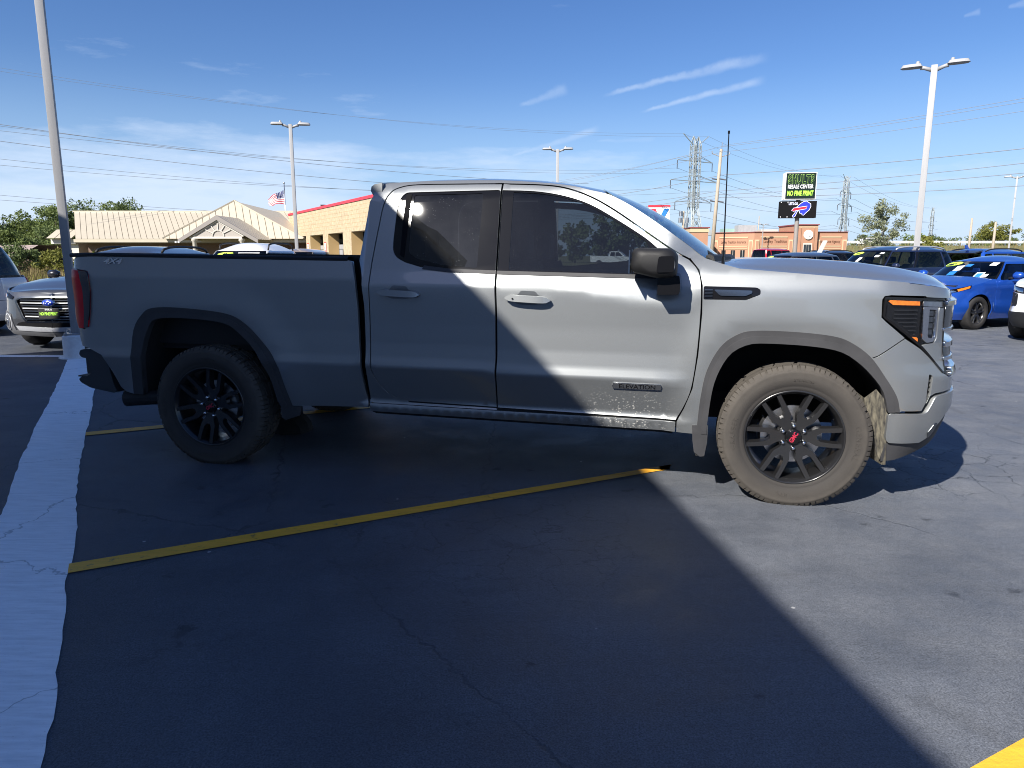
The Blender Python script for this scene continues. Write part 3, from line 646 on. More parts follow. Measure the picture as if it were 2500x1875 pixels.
# ---------------------------------------------------------------- signs
M['signgreen'] = material('black green sign face', (.010, .020, .018), .9, spec=.1); M['signrim'] = material('lime outline', (.32, .55, .12), .5); M['led'] = material('black led panel', (.008, .008, .009), .9, spec=.1)
M['ledblue'] = material('lit blue pixels', (.01, .015, .16), .5, emit=(.02, .04, .60), es=.45); M['ledred'] = material('lit red pixels', (.22, .01, .02), .5, emit=(.60, .01, .04), es=.40); M['ledwhite'] = material('lit white pixels', (.5, .5, .6), .5, emit=(.70, .78, 1.0), es=.40)
def pylon():
    rz = R(6); T = thing('pylon_sign', 'tall black and white pylon sign with lime lettering above an LED board', 'sign', (22.4, 57.0, 0), R(-8))
    m = MB(); m.tube([(0, .35, 0), (0, .35, 5.7)], .165, 14); m.build('post', M['greyfascia'], T)
    def box(nm, a, b, mm, p=T, bev=0): q = MB(); q.box(a, b, bev); return q.build(nm, mm, p)
    c = box('sign_cabinet', (-1.17, -.05, 5.68), (1.17, .85, 7.72), M['white'], T, .02); box('sign_face', (-1.10, -.09, 5.75), (1.10, -.052, 7.66), M['signgreen'], c)
    at = lambda x0, z0: (lambda x, y, z: (x0 + x, -.095 - z, z0 + y))
    lettering('sign_print', 'SHULTS', .86, at(0, 7.22), M['signrim'], c, bold=.052, sx=.555, depth=.002, space=1.22); lettering('sign_print', 'SHULTS', .86, lambda x, y, z: (x, -.112 - z, 7.22 + y), M['signgreen'], c, bold=.022, sx=.555, depth=.004, space=1.22)
    lettering('sign_print', 'RESALE CENTER', .40, at(0, 6.65), M['white'], c, bold=.018, sx=.66, depth=.002); lettering('sign_print', 'NO FINE PRINT', .52, at(0, 6.15), M['limetext'], c, bold=.026, sx=.54, depth=.002, shear=.12)
    l = box('led_board', (-1.42, -.05, 4.28), (1.30, .55, 5.56), M['led'], T, .01); 
    for x, z in ((-1.36, 4.36), (-.86, 4.36), (-1.36, 5.48), (-.86, 5.48)): box('bolt_cover', (x - .03, -.065, z - .03), (x + .03, -.052, z + .03), M['white'], l)
    lettering('led_print', "LET'S GO", .27, at(-.46, 5.36), M['ledwhite'], l, bold=.02, sx=.62, depth=.004)
    # charging animal emblem: blue body, red stripe, white edge
    body = [(-.30, 4.34), (-.18, 4.42), (-.02, 4.80), (.10, 4.86), (.22, 4.60), (.34, 4.66), (.36, 4.52), (.46, 4.50), (.60, 4.66), (.84, 4.88), (.95, 5.12), (.93, 5.34), (.76, 5.44), (.62, 5.54), (.42, 5.50), (.20, 5.36), (.02, 5.18), (-.10, 5.06), (-.36, 4.96), (-.06, 4.86), (-.20, 4.62), (-.36, 4.42)]
    sh = lambda P, d, dx=.10: (lambda u, v, dd: (u - dx, -.05 - dd, v))
    def flat(nm, P, d, mm): q = MB(); q.prism(P, d, 0, sh(P, d)); return q.build(nm, mm, l)
    flat('led_emblem', offs(body, .035) if area2(body) > 0 else offs(body[::-1], .035), .006, M['ledwhite']); flat('led_emblem', body, .010, M['ledblue'])
    st = [(-.44, 4.84), (-.30, 5.02), (.70, 5.16), (.62, 4.98), (-.06, 4.86), (-.30, 4.80)]; flat('led_stripe', offs(st[::-1], .03), .014, M['ledwhite']); flat('led_stripe', st, .018, M['ledred'])
pylon()
def v_sign():
    T = thing('oil_service_sign', 'white roadside sign with a red and blue V, seen over the windscreen', 'sign', (15.2, 75, 0)); q = MB(); q.box((-.1, 0, 0), (.1, .2, 4.6)); q.build('post', M['steel'], T)
    q = MB(); q.box((-1.15, 0, 4.6), (1.05, .35, 6.45), .05); c = q.build('sign_cabinet', M['paper'], T); q = MB(); q.box((-1.16, -.03, 6.25), (1.06, .36, 6.47)); q.build('sign_edge', M['band'], c)
    for P, m in (([(-.95, 6.1), (-.45, 6.1), (-.05, 5.2), (-.30, 4.9)], 'band'), ([(.95, 6.1), (.42, 6.1), (-.05, 5.05), (.12, 4.8), (.25, 4.8)], 'paperblue')): q = MB(); q.prism(P, -.04, 0, lambda u, v, d: (u, d, v)); q.build('sign_print', M[m], c)
v_sign()

# ---------------------------------------------------------------- lamp posts, poles, towers, wires
M['polewhite'] = material('white painted pole', (.28, .28, .285), .5, var=.06, vs=3, stretch=(8, 8, .6)); M['lampgrey'] = material('lamp underside', (.25, .24, .22), .5); M['wood'] = material('weathered pole wood', (.33, .28, .22), .85, var=.25, vs=12, stretch=(6, 6, .4)); M['galv'] = material('galvanised lattice', (.34, .37, .37), .55, .3); M['wire'] = material('power line', (.20, .22, .26), .6); M['insul'] = material('dark insulator', (.06, .06, .07), .4)
def lamp_post(label, loc, h, side, rz, base=True, heads=True):
    T = thing('lamp_post', label, 'lamp post', loc, rz, 'lamp posts round the lot')
    if base:
        m = MB(); m.lathe([(0, .33), (.15, .33), (.175, .31), (.18, .02), (.24, .018), (.24, 0)], 28, 'z'); m.build('concrete_base', M['conc'], T, auto=40)
        m = MB(); m.box((-.13, -.13, .33), (.13, .13, .355)); m.build('base_plate', M['polewhite'], T)
        for x in (-.1, .1):
            for y in (-.1, .1): m = MB(); m.tube([(x, y, .355), (x, y, .40)], .018, 6); m.build('anchor_bolt', M['steel'], T)
    m = MB(); m.box((-side / 2, -side / 2, .35 if base else 0), (side / 2, side / 2, h), .008); m.build('pole', M['polewhite'], T, auto=30)
    if heads:
        for s in (-1, 1):
            m = MB(); m.tube([(s * side * .4, 0, h - .12), (s * .24, 0, h - .05), (s * .34, 0, h - .03)], [.055, .05, .06], 8); m.build('bracket', M['polewhite'], T, True)
            pl = cr([(.36, -.10), (.45, -.165), (.75, -.17), (.98, -.12), (1.04, 0), (.98, .12), (.75, .17), (.45, .165), (.36, .10)], 3, True); pl = [(s * (.30 + (x - .36) * .80), y * .85) for x, y in pl]
            m = MB(); m.prism(pl, h + .075, h - .01, lambda u, v, d: (u, v, d), inset=.05); hd = m.build('lamp_head', M['polewhite'], T, auto=30)
            m = MB(); m.prism(offs(pl if area2(pl) > 0 else pl[::-1], -.03), h - .012, h - .028, lambda u, v, d: (u, v, d)); m.build('lamp_lens', M['lampgrey'], hd)
            m = MB(); m.lathe([(0, .10), (.045, .08), (.05, .0)], 10, 'z'); m.v = [(a + s * .42, b, c + h + .06) for a, b, c in m.v]; m.build('photocell', M['polewhite'], hd, True)
    return T
lamp_post('white square lamp post on a painted concrete base behind the truck tail', (-6.13, 9.95, 0), 8.6, .10, R(20))
lamp_post('white twin-head lamp post rising beside the flag and garage', (-9.52, 32, 0), 6.95, .14, R(8))
lamp_post('white twin-head lamp post whose lamps just clear the cab roof', (2.47, 40, 0), 7.05, .15, R(-4))
lamp_post('tall white twin-head lamp post behind the blue sedan, lamps fully in view', (11.75, 21, 0), 6.62, .16, R(-30))
lamp_post('thin distant lamp post at the right edge of the picture', (37.1, 54, 0), 7.1, .11, R(-35), False)
lamp_post('small floodlight post in front of the insurance building', (35.6, 103, 0), 5.7, .09, R(10), False)
def utility_pole(label, loc, h, lean=0.0, r=.16, arms=True, cat='utility pole'):
    T = thing('utility_pole', label, cat, loc, 0, 'poles carrying wires'); T.rotation_euler = (0, lean, 0)
    m = MB(); m.tube([(0, 0, -.3), (0, 0, h)], [r * 1.25, r * .8], 12); m.build('pole', M['wood'], T, True)
    if arms:
        for s in (-1, 1):
            m = MB(); m.tube([(0, 0, h - .7), (s * .85, s * .15, h - .42)], .03, 6); m.build('arm', M['wood'], T); m = MB(); m.tube([(s * .85, s * .15, h - .42), (s * .85, s * .15, h - .22)], .05, 8); m.build('insulator', M['steel'], T)
        m = MB(); m.tube([(.05, 0, h - .1), (.05, 0, h + .6)], .035, 6); m.build('insulator', M['steel'], T)
        for z in (h - 2.6, h - 4.6): m = MB(); m.tube([(-.1, 0, z), (.55, -.4, z - .15)], .06, 8); m.build('bracket', M['insul'], T); m = MB(); m.tube([(-.1, 0, z - .1), (-.5, .4, z)], .06, 8); m.build('bracket', M['insul'], T)
    return T
utility_pole('leaning grey wooden utility pole standing beyond the truck windscreen', (18.75, 68, 0), 11.0, R(2.4))
utility_pole('wooden pole crowded with transformers left of the lattice tower', (19.3, 82, 0), 6.3, 0, .12, False)
utility_pole('bare thin pole rising behind the insurance office roof units', (47.5, 140, 0), 8.8, 0, .10, False)
utility_pole('plain pale pole by the guardrail, nearer the tall lamp post', (69.5, 110, 0), 6.9, 0, .17, False); utility_pole('plain pale pole by the guardrail, nearer the picture edge', (66.5, 100, 0), 5.9, 0, .17, False)
tp = [o for o in bpy.data.objects if o.get('label', '').startswith('wooden pole crowded')][0]
for k, (x, z) in enumerate(((-.4, 5.0), (.4, 5.0), (-.35, 5.7), (.3, 4.4))): m = MB(); m.tube([(x, -.2, z), (x, -.2, z + .55)], .2, 10); m.build('transformer', M['steel'], tp)

def lattice_tower(label, loc, h, rz=0.0):
    T = thing('lattice_tower', label, 'pylon', loc, rz, 'steel lattice transmission towers'); m = MB(); zw = h * .42
    def leg(z):
        if z < zw: t = z / zw; return 3.6 * (1 - t) + 1.25 * t, 3.6 * (1 - t) + 1.0 * t
        return 1.25, 1.0
    # two columns each with four corners, joined below the waist
    levels = np.concatenate([np.linspace(0, zw, 6), np.linspace(zw, h * .93, 12)[1:]]); w = .20
    for s in (-1, 1):
        col = lambda z: [(s * leg(z)[0] + sx * .45, sy * leg(z)[1]) for sx, sy in ((-1, -1), (1, -1), (1, 1), (-1, 1))]
        for i in range(len(levels) - 1):
            a, b = col(levels[i]), col(levels[i + 1])
            for k in range(4):
                m.bar((*a[k], levels[i]), (*b[k], levels[i + 1]), w); j = (k + 1) % 4; m.bar((*a[k], levels[i]), (*b[j], levels[i + 1]), .11)
                if i % 2: m.bar((*a[j], levels[i]), (*b[k], levels[i + 1]), .11)
        top = col(h * .93)
        for k in range(4): m.bar((*top[k], h * .93), (s * 1.25, 0, h), w)
        m.bar((s * 1.25, 0, h * .93), (s * 6.2, 0, h * 1.01), .22); m.bar((-s * 1.25, 0, h * .94), (s * 1.25, 0, h), .11)
    for i in range(5): z, z2 = levels[i], levels[i + 1]; m.bar((-leg(z)[0], -leg(z)[1], z), (leg(z2)[0], -leg(z2)[1], z2), .13); m.bar((leg(z)[0], -leg(z)[1], z), (-leg(z2)[0], -leg(z2)[1], z2), .13); m.bar((-leg(z2)[0], -leg(z2)[1], z2), (leg(z2)[0], -leg(z2)[1], z2), .15)
    m.build('lattice', M['galv'], T)
    for z, a in ((h * .80, 8.6), (h * .64, 11.5), (h * .47, 9.0)):
        m = MB()
        for y in (-.8, .8): m.bar((-a, 0, z), (a, y * .2, z), .22); m.bar((-a, 0, z), (-1.2, y, z + 2.0), .12); m.bar((a, 0, z), (1.2, y, z + 2.0), .12)
        m.build('cross_arm', M['galv'], T)
        for s in (-1, 1): m = MB(); m.tube([(s * a, 0, z - .2), (s * a, 0, z - 3.0)], .16, 6); m.build('insulator', M['insul'], T)
    return T
TW = [(-152, 124, 0), (64.5, 260, 0), (179, 393, 0), (375, 650, 0)]
lattice_tower('big steel lattice tower standing behind the leaning utility pole', TW[1], 42.3, R(32)); lattice_tower('mid-distance lattice tower right of the pylon sign', TW[2], 43, R(48)); lattice_tower('farthest lattice tower, faint behind the tall lamp post', TW[3], 43, R(50))
lattice_tower('lattice tower out at the far left end of the wires', TW[0], 42.3, R(32))
def wire(label, a, b, sag, r=.022, n=24, group='overhead power lines'):
    r *= .75
    a, b = Vector(a), Vector(b); pts = [a.lerp(b, i / n) - Vector((0, 0, 4 * sag * (i / n) * (1 - i / n))) for i in range(n + 1)]
    m = MB(); m.tube(pts, r, 5, False); o = m.build('power_line', M['wire'], None, True); tag(o, label, 'power line', group)
def off(t, dx, z, rz=R(32)): return (t[0] + dx * math.cos(rz), t[1] + dx * math.sin(rz), z)
hh = 42.3
for (dx, f, r), nm in zip(((-6.2, 1.01, .035), (6.2, 1.01, .035), (-8.6, .735, .05), (8.6, .735, .05), (-11.5, .575, .05), (11.5, .575, .05), (-9, .405, .05), (9, .405, .05)),
        ('left peak', 'right peak', 'left end of the top arm', 'right end of the top arm', 'left end of the middle arm', 'right end of the middle arm', 'left end of the lowest arm', 'right end of the lowest arm')):
    wire('transmission wire running left from the %s of the big tower' % nm, off(TW[0], dx, hh * f), off(TW[1], dx, hh * f), 6.0, r)
    wire('transmission wire running right from the %s of the big tower' % nm, off(TW[1], dx, hh * f), off(TW[2], dx, hh * f), 4.0, r * 1.3); wire('transmission wire from the %s of the mid-distance tower' % nm, off(TW[2], dx, hh * f), off(TW[3], dx, hh * f), 5.0, r * 1.8)
D = Vector((14, -23, 0)).normalized(); P0 = Vector((19.4, 68, 0)); RP, LP = P0 + D * 46, P0 - D * 48
for i, (z, zr, zl, lat) in enumerate(((11.45, 12.0, 11.4, -.7), (11.10, 11.4, 10.9, .7), (10.75, 10.9, 10.5, 0), (8.70, 8.4, 8.9, 0), (7.25, 7.9, 8.2, .3), (6.95, 7.1, 7.4, 0), (6.70, 5.9, 7.0, -.2))):
    la = Vector((D.y, -D.x, 0)) * lat; r = .02 if i < 3 else (.035 if i == 3 else .03)
    nm = ('topmost', 'second', 'third', 'fourth', 'fifth', 'sixth', 'lowest')[i]; wire('%s roadside wire from the leaning utility pole to the right edge' % nm, P0 + la + Vector((0, 0, z)), RP + la + Vector((0, 0, zr)), .5, r); wire('%s roadside wire from the leaning utility pole down behind the cab' % nm, P0 + la + Vector((0, 0, z)), LP + la + Vector((0, 0, zl)), .9, r)
wire('upper of two low wires crossing over the tan roof', (-46, 62, 12.6), (10, 96, 10.6), .9, .03); wire('lower of two low wires crossing over the tan roof', (-46, 62, 11.2), (10, 96, 9.2), .8, .03)

# ---------------------------------------------------------------- flag
def flag():
    T = thing('flagpole', 'tall slim flagpole behind the tan roof', 'flagpole', (-23.9, 77, 0)); m = MB(); m.tube([(0, 0, 0), (0, 0, 8.75)], [.07, .045], 8); m.build('pole', M['steel'], T, True); m = MB(); m.lathe([(0, .1), (.09, .05), (.1, 0), (.07, -.07), (0, -.1)], 12, 'z'); m.v = [(a, b, c + 8.85) for a, b, c in m.v]; m.build('finial', M['steel'], T, True)
    nx, nz = 36, 26; v, f, mi = [], [], []
    for j in range(nz + 1):
        for i in range(nx + 1):
            u, w = i / nx, j / nz; hx = -.1 - 1.75 * u * (1 - .08 * w); drop = (1.28 - .25 * w) * u ** 1.25 + .05 * math.sin(7 * u + 2 * w)
            v.append((hx + .06 * math.sin(9 * w * u), .16 * math.sin(8 * u + 1.2 * w), 8.15 - 1.45 * w * (1 - .42 * u) - drop * .78))
    for j in range(nz):
        for i in range(nx):
            f.append((j * (nx + 1) + i, j * (nx + 1) + i + 1, (j + 1) * (nx + 1) + i + 1, (j + 1) * (nx + 1) + i)); st = j // 2
            if i < nx * .42 and st < 7: mi.append(3 if (i % 3 == 1 and j % 2 == 1) else 2)
            else: mi.append(0 if st % 2 == 0 else 1)
    F = mk('flag', v, f, None, None, True, mats=[material('flag red', (.45, .03, .05), .8), material('flag white', (.75, .74, .72), .8), material('flag blue', (.02, .03, .12), .8), M['white']], fm=mi); F.location = (-23.9, 77, 0)
    tag(F, 'red, white and blue striped flag drooping from the flagpole', 'flag')
flag()

# ---------------------------------------------------------------- embankments, road, guardrail
def ridge(name, x0, x1, y0, y1, y2, y3, z, m): return struct(mk(name, [(x0, y0, 0), (x1, y0, 0), (x1, y1, z), (x0, y1, z), (x1, y2, z), (x0, y2, z), (x1, y3, 0), (x0, y3, 0)], [(0, 1, 2, 3), (3, 2, 4, 5), (5, 4, 6, 7)], m))
ridge('embankment', -140, -44.5, 61, 68, 72, 80, 2.35, M['gravel']); ridge('embankment', 52, 330, 104, 126, 150, 175, 3.05, M['verge'])
struct(mk('highway', [(52, 131, 3.056), (330, 131, 3.056), (330, 146, 3.056), (52, 146, 3.056)], [(0, 1, 2, 3)], M['asphalt'] if False else material('far asphalt', (.09, .09, .092), .8)))
T = thing('guardrail', 'long pale steel guardrail along the raised highway', 'guardrail', (52, 129, 3.05)); m = MB(); m.box((0, -.05, .42), (270, .05, .85)); m.build('rail', material('pale rail', (.62, .62, .60), .5, .3), T)
for i in range(68): m = MB(); m.box((i * 4 - .07, .06, -.1), (i * 4 + .07, .2, .8)); m.build('post', M['steel'], T)
def far_car(label, loc, rz, paint):
    T = thing('highway_car', label, 'car', loc, rz); m = MB(); m.prism(fil([(-2.2, .35), (2.3, .35), (2.35, .75), (1.2, .95), (.6, 1.45), (-1.4, 1.48), (-2.2, 1.0)], .12, 2), .9, -.9, lambda u, v, d: (u, d, v)); m.build('body', paint, T, auto=40)
    m = MB(); m.prism([(-1.5, .95), (.9, .95), (.5, 1.36), (-1.3, 1.36)], .91, -.91, lambda u, v, d: (u, d, v)); m.build('window', M['shopglass'], T)
    for x in (-1.4, 1.45):
        for y in (-.82, .82): m = MB(); m.lathe([(0, -.1), (.33, -.1), (.33, .1), (0, .1)], 16, 'y'); o = m.build('wheel', M['tyre'], T); o.location = (x, y, .33)
far_car('small white car passing on the raised highway', (66.5, 134, 3.06), 0, M['white'])
# slanted pale panel beyond the parked cars
T = thing('raised_panel', 'pale slanted panel sticking up behind the black car roof', 'panel', (14.35, 34.5, 0)); m = MB(); m.bar((-.35, 0, 0), (.62, .1, 2.10), .34, .05); m.build('board', M['pale'], T)

# ---------------------------------------------------------------- trees and weeds
def leafmat(name, a, b, sc_=1.2):
    m = bpy.data.materials.new(name); m.use_nodes = True; nt = m.node_tree; n = NT(nt); p = nt.nodes['Principled BSDF']; tc = n('TexCoord'); t = n('TexNoise', (tc, 3), None, sc_, 4.0, .7); t2 = n('TexNoise', (tc, 3), None, sc_ * 9, 2.0, .6)
    k = n('Math', n('MapRange', t, .3, .7, 0.0, .7), n('MapRange', t2, .3, .7, -.15, .45), operation='ADD', use_clamp=True); c = n('MixRGB', k, (*a, 1), (*b, 1)); nt.links.new(c.outputs[0], p.inputs['Base Color']); p.inputs['Roughness'].default_value = .6; p.inputs['Specular IOR Level'].default_value = .25
    tr = n('BsdfTranslucent', c); mx = n('MixShader', .36, p, tr); nt.links.new(mx.outputs[0], nt.nodes['Material Output'].inputs[0]); return m
M['leafdark'] = leafmat('dark leaves', (.080, .115, .045), (.165, .21, .078)); M['leafmid'] = leafmat('green leaves', (.095, .132, .042), (.185, .23, .072)); M['leafgrey'] = leafmat('grey green leaves', (.15, .17, .10), (.28, .30, .19)); M['leafyel'] = leafmat('yellow green leaves', (.10, .12, .025), (.26, .25, .06)); M['straw'] = leafmat('dry weeds', (.17, .13, .055), (.30, .24, .11), 2.0); M['leafbrown'] = leafmat('brown seed heads', (.10, .065, .05), (.20, .14, .10), 2.0)
M['bark'] = material('bark', (.12, .10, .08), .9, var=.3, vs=8); M['barkpale'] = material('pale bark', (.34, .31, .27), .9, var=.2, vs=8)
def tree(name, label, loc, h, rx, seed, leaf, size, n, trunk=.22, base=.25, clumps=40, bark='bark', group=None, cat='tree', lobes=None, spread=.16):
    r = np.random.default_rng(seed); T = thing(name, label, cat, loc, 0, group); zc, hz = h * (base + 1) / 2, h * (1 - base) / 2
    C = []
    while len(C) < clumps:
        q = r.uniform(-1, 1, 3); l = np.linalg.norm(q)
        if l > 1 or l < .25: continue
        a = math.atan2(q[1], q[0]); g = 1 + .28 * math.sin(3 * a + seed) + .18 * math.sin(5 * q[2] * 3 + seed * 2); C.append((q[0] * rx * g, q[1] * rx * g, zc + q[2] * hz * (1 + .12 * math.sin(4 * a + seed))))
    C = np.array(C); C[:, 2] = np.clip(C[:, 2], h * base * .9, h)
    m = MB(); m.tube([(0, 0, -.1), (.03 * h * r.normal() * .3, 0, h * base), (0, 0, h * .62)], [trunk, trunk * .75, trunk * .3], 7, False); m.build('trunk', M[bark], T, True); m = MB()
    for c in C[:14]: k = np.array([0, 0, min(h * .6, max(h * base * .7, c[2] * .55))]); m.tube([k, (k + c) / 2 + np.array([0, 0, .04 * h]), c], [trunk * .35, trunk * .22, trunk * .07], 5, False)
    m.build('limb', M[bark], T, True)
    ci = r.integers(0, clumps, n); rad = spread * (rx + hz) * (.7 + .6 * r.random(clumps)); d = r.normal(size=(n, 3)); d /= np.linalg.norm(d, axis=1, keepdims=True); P = C[ci] + d * (rad[ci] * r.random(n) ** .45)[:, None] * np.array([1, 1, .8])
    u = r.normal(size=(n, 3)); u /= np.linalg.norm(u, axis=1, keepdims=True); w = np.cross(u, r.normal(size=(n, 3))); w /= np.linalg.norm(w, axis=1, keepdims=True); s = size * (.6 + .8 * r.random(n))[:, None]
    V = np.stack([P - u * s, P + w * s * .55, P + u * s, P - w * s * .55], 1).reshape(-1, 3); F = np.arange(4 * n).reshape(-1, 4)
    me = bpy.data.meshes.new('crown'); me.vertices.add(4 * n); me.vertices.foreach_set('co', V.ravel()); me.loops.add(4 * n); me.loops.foreach_set('vertex_index', F.ravel()); me.polygons.add(n); me.polygons.foreach_set('loop_start', np.arange(0, 4 * n, 4)); me.polygons.foreach_set('loop_total', np.full(n, 4)); me.update(); me.materials.append(M[leaf]); me.validate()
    o = bpy.data.objects.new('crown', me); COL.objects.link(o); o.parent = T; return T
rr = random.Random(3)
kinds = ['leafdark', 'leafmid', 'leafmid', 'leafdark', 'leafmid', 'leafdark', 'leafmid', 'leafdark']
for i in range(9):
    x = -78 + i * 3.3 + rr.uniform(-.8, .8)
    tree('deciduous_tree', 'leafy green tree of the wood behind the ballast bank', (x, 100 + rr.uniform(-3, 8), 0), 7.6 + rr.uniform(-.6, 1.3), 2.9, 20 + i, kinds[i % 8], .17, 6500, base=.08, clumps=60, group='trees of the wood behind the bank')
for i in range(7):
    x = -74 + i * 4.0 + rr.uniform(-.8, .8)
    tree('bushy_tree', 'low bushy tree at the front of the wood, just above the bank', (x, 90 + rr.uniform(-2, 2), 0), 5.0 + rr.uniform(-.8, .6), 2.3, 60 + i, kinds[(i + 1) % 8], .15, 3800, base=.05, clumps=44, group='low trees at the front of the wood')
for i, (x, y, h) in enumerate(((-57, 118, 6.9), (-51.0, 116, 7.4))): tree('treetop', 'treetop showing over the ridge of the tan roof', (x, y, 0), h, 2.0, 90 + i, 'leafdark', .17, 2600, base=.1, group='treetops over the tan roof')
tree('birch_tree', 'airy grey-green tree with pale limbs behind the parked cars', (35.8, 70, 0), 6.75, 1.95, 7, 'leafgrey', .10, 4600, .13, .20, 50, 'barkpale', spread=.115)
tree('young_tree', 'narrow young green tree right beside the tall lamp post', (34.6, 60, 0), 3.1, .9, 8, 'leafyel', .11, 1600, .06, .15, 22)
tree('bush', 'dark low bush on the bank above the blue cars', (41.5, 66, 0), 1.9, 1.7, 9, 'leafmid', .10, 1400, .05, .1, 22, cat='bush')
tree('roadside_tree', 'full yellow-green tree past the guardrail at the right edge', (93, 140, 2.8), 5.2, 3.1, 10, 'leafyel', .15, 5200, .14, .12, 40); tree('roadside_tree', 'dull green tree past the guardrail cut off by the picture edge', (104, 142, 2.8), 4.6, 2.6, 11, 'leafmid', .16, 3600, .14, .12, 36)
for i in range(10): tree('distant_tree', 'small distant tree in the row beyond the highway', (104 + i * 11.5 + rr.uniform(-3, 3), 235 + rr.uniform(-8, 8), 0), 7.2 + rr.uniform(-.9, 1.6), 5.2, 120 + i, 'leafdark' if i % 2 else 'leafmid', .32, 2400, .2, .1, 36, group='row of trees beyond the highway')
for i in range(3): tree('distant_tree', 'distant tree behind the insurance building roof', (60 + i * 9, 190, 0), 7.2 - i * .8, 3.0, 140 + i, 'leafdark', .5, 800, .2, .1, 26, group='trees behind the insurance building')
for i, (x, y, h) in enumerate(((16, 128, 8.4), (20.5, 130, 9.0), (11.5, 132, 7.2), (25, 126, 6.2), (6.5, 134, 5.6))): tree('far_tree', 'dark tree seen through the cab windows', (x, y, 0), h, 3.0, 160 + i, 'leafdark', .4, 1300, .2, .1, 30, group='dark trees seen through the cab windows')
# weeds between the lot and the bank
tree('shrub', 'round dark green shrub on a thin stem among dry weeds', (-26.0, 38, 0), 2.05, .72, 31, 'leafdark', .065, 2200, .05, .35, 26, cat='shrub', spread=.2)
for i in range(10):
    x, y = -37 + i * 1.9 + rr.uniform(-.4, .4), 43 + rr.uniform(-2, 4); tree('weed_bush', 'tall straggly %s weed bush in front of the ballast bank' % ('yellow-green', 'brown', 'yellow-green')[i % 3], (x, y, 0), 1.45 + rr.uniform(-.3, .35), .95, 40 + i, ('leafyel', 'leafbrown', 'leafyel')[i % 3], .085, 1900, .03, .06, 30, cat='bush', group='%s weed bushes by the lot' % ('yellow-green', 'brown', 'yellow-green')[i % 3], spread=.2)
def weeds(name, n, x0, x1, y0, y1, h, m, seed, z=lambda x, y: 0 * x):
    r = np.random.default_rng(seed); x, y = r.uniform(x0, x1, n), r.uniform(y0, y1, n); zz = z(x, y); a = r.uniform(0, 6.28, n); hh = h * (.5 + .8 * r.random(n)); w = .03 + .02 * r.random(n); lx, ly = r.normal(0, .16, n) * hh, r.normal(0, .16, n) * hh
    V = np.stack([np.stack([x - w * np.cos(a), y - w * np.sin(a), zz], 1), np.stack([x + w * np.cos(a), y + w * np.sin(a), zz], 1), np.stack([x + lx, y + ly, zz + hh], 1)], 1).reshape(-1, 3)
    return stuff(mk(name, V, np.arange(3 * n).reshape(-1, 3), m))
tag(weeds('dry_grass', 9000, -40, -17.6, 30, 56, .62, M['straw'], 1), 'tall dry straw-coloured grass at the edge of the lot', 'grass'); tag(weeds('green_grass', 5000, -34, -17.6, 28, 44, .45, M['leafyel'], 2), 'yellow-green grass in front of the shrub', 'grass')
bank = lambda x, y: np.clip((y - 104) / 22, 0, 1) * 3.05
tag(weeds('bank_grass', 9000, 52, 150, 92, 126, .8, M['straw'], 3, bank), 'dry grass covering the highway bank', 'grass')
for i in range(12): tree('bank_bush', 'rusty brush clump on the highway bank', (62 + i * 4.2 + rr.uniform(-1, 1), 94 + rr.uniform(-2, 6), 0), 1.7 + rr.uniform(-.4, .6), 1.7, 200 + i, ('leafbrown', 'leafyel', 'straw')[i % 3], .16, 700, .05, .05, 18, cat='bush', group='brush clumps on the highway bank')
# ---------------------------------------------------------------- pickup truck: its skin
CAB = Table([(.2, -.12), (.40, -.075), (.465, -.046), (.50, -.066), (.56, -.046), (.745, .014), (.80, .0), (.88, -.007), (1.0, -.008), (1.2, -.003), (1.243, -.004), (1.33, -.042), (1.36, -.052), (1.60, -.128), (1.79, -.190), (1.83, -.213), (1.87, -.250), (1.92, -.31)], .007)
BED = Table([(.2, -.10), (.42, -.062), (.52, -.040), (.74, .006), (.80, -.004), (.95, -.010), (1.15, -.008), (1.285, -.003), (1.42, -.046), (1.5, -.07)], .007)
FEN = Table([(.2, -.06), (.42, -.03), (.62, -.012), (1.0, -.004), (1.20, .0), (1.25, -.004), (1.33, -.036), (1.38, -.075), (1.45, -.14)], .012)
FRONT = Table([(.25, -.14), (.36, -.06), (.5, -.012), (.6, 0), (.77, 0), (.85, -.03), (.95, -.045), (1.15, -.045), (1.21, -.05), (1.27, -.08)], .015)
ARCH_F = [(3.165, .42), (3.172, .464), (3.181, .661), (3.209, .815), (3.261, .927), (3.341, 1.018), (3.477, 1.064), (3.681, 1.068), (3.882, 1.05), (4.017, 1.0), (4.129, .893), (4.214, .779), (4.265, .672), (4.284, .583), (4.29, .50)]
TRIM_F = [(3.201, .40), (3.201, .466), (3.212, .623), (3.239, .779), (3.304, .914), (3.385, .985), (3.48, 1.014), (3.685, 1.013), (3.886, .995), (3.987, .962), (4.091, .887), (4.175, .778), (4.245, .671), (4.272, .582)]
IN_F = [(3.256, .40), (3.256, .461), (3.274, .665), (3.310, .789), (3.369, .886), (3.457, .936), (3.553, .945), (3.757, .938), (3.925, .914), (4.028, .857), (4.117, .772), (4.176, .690), (4.210, .579)]
TRIM_R = [(-.640, .468), (-.597, .7), (-.556, .925), (-.476, 1.035), (-.391, 1.078), (-.19, 1.083), (.13, 1.056), (.275, 1.005), (.41, .883), (.515, .74), (.556, .562), (.585, .44)]
IN_R = [(-.560, .468), (-.515, .704), (-.483, .838), (-.42, .972), (-.339, 1.01), (-.1, 1.012), (.133, .990), (.23, .945), (.36, .819), (.455, .647), (.484, .47), (.50, .43)]
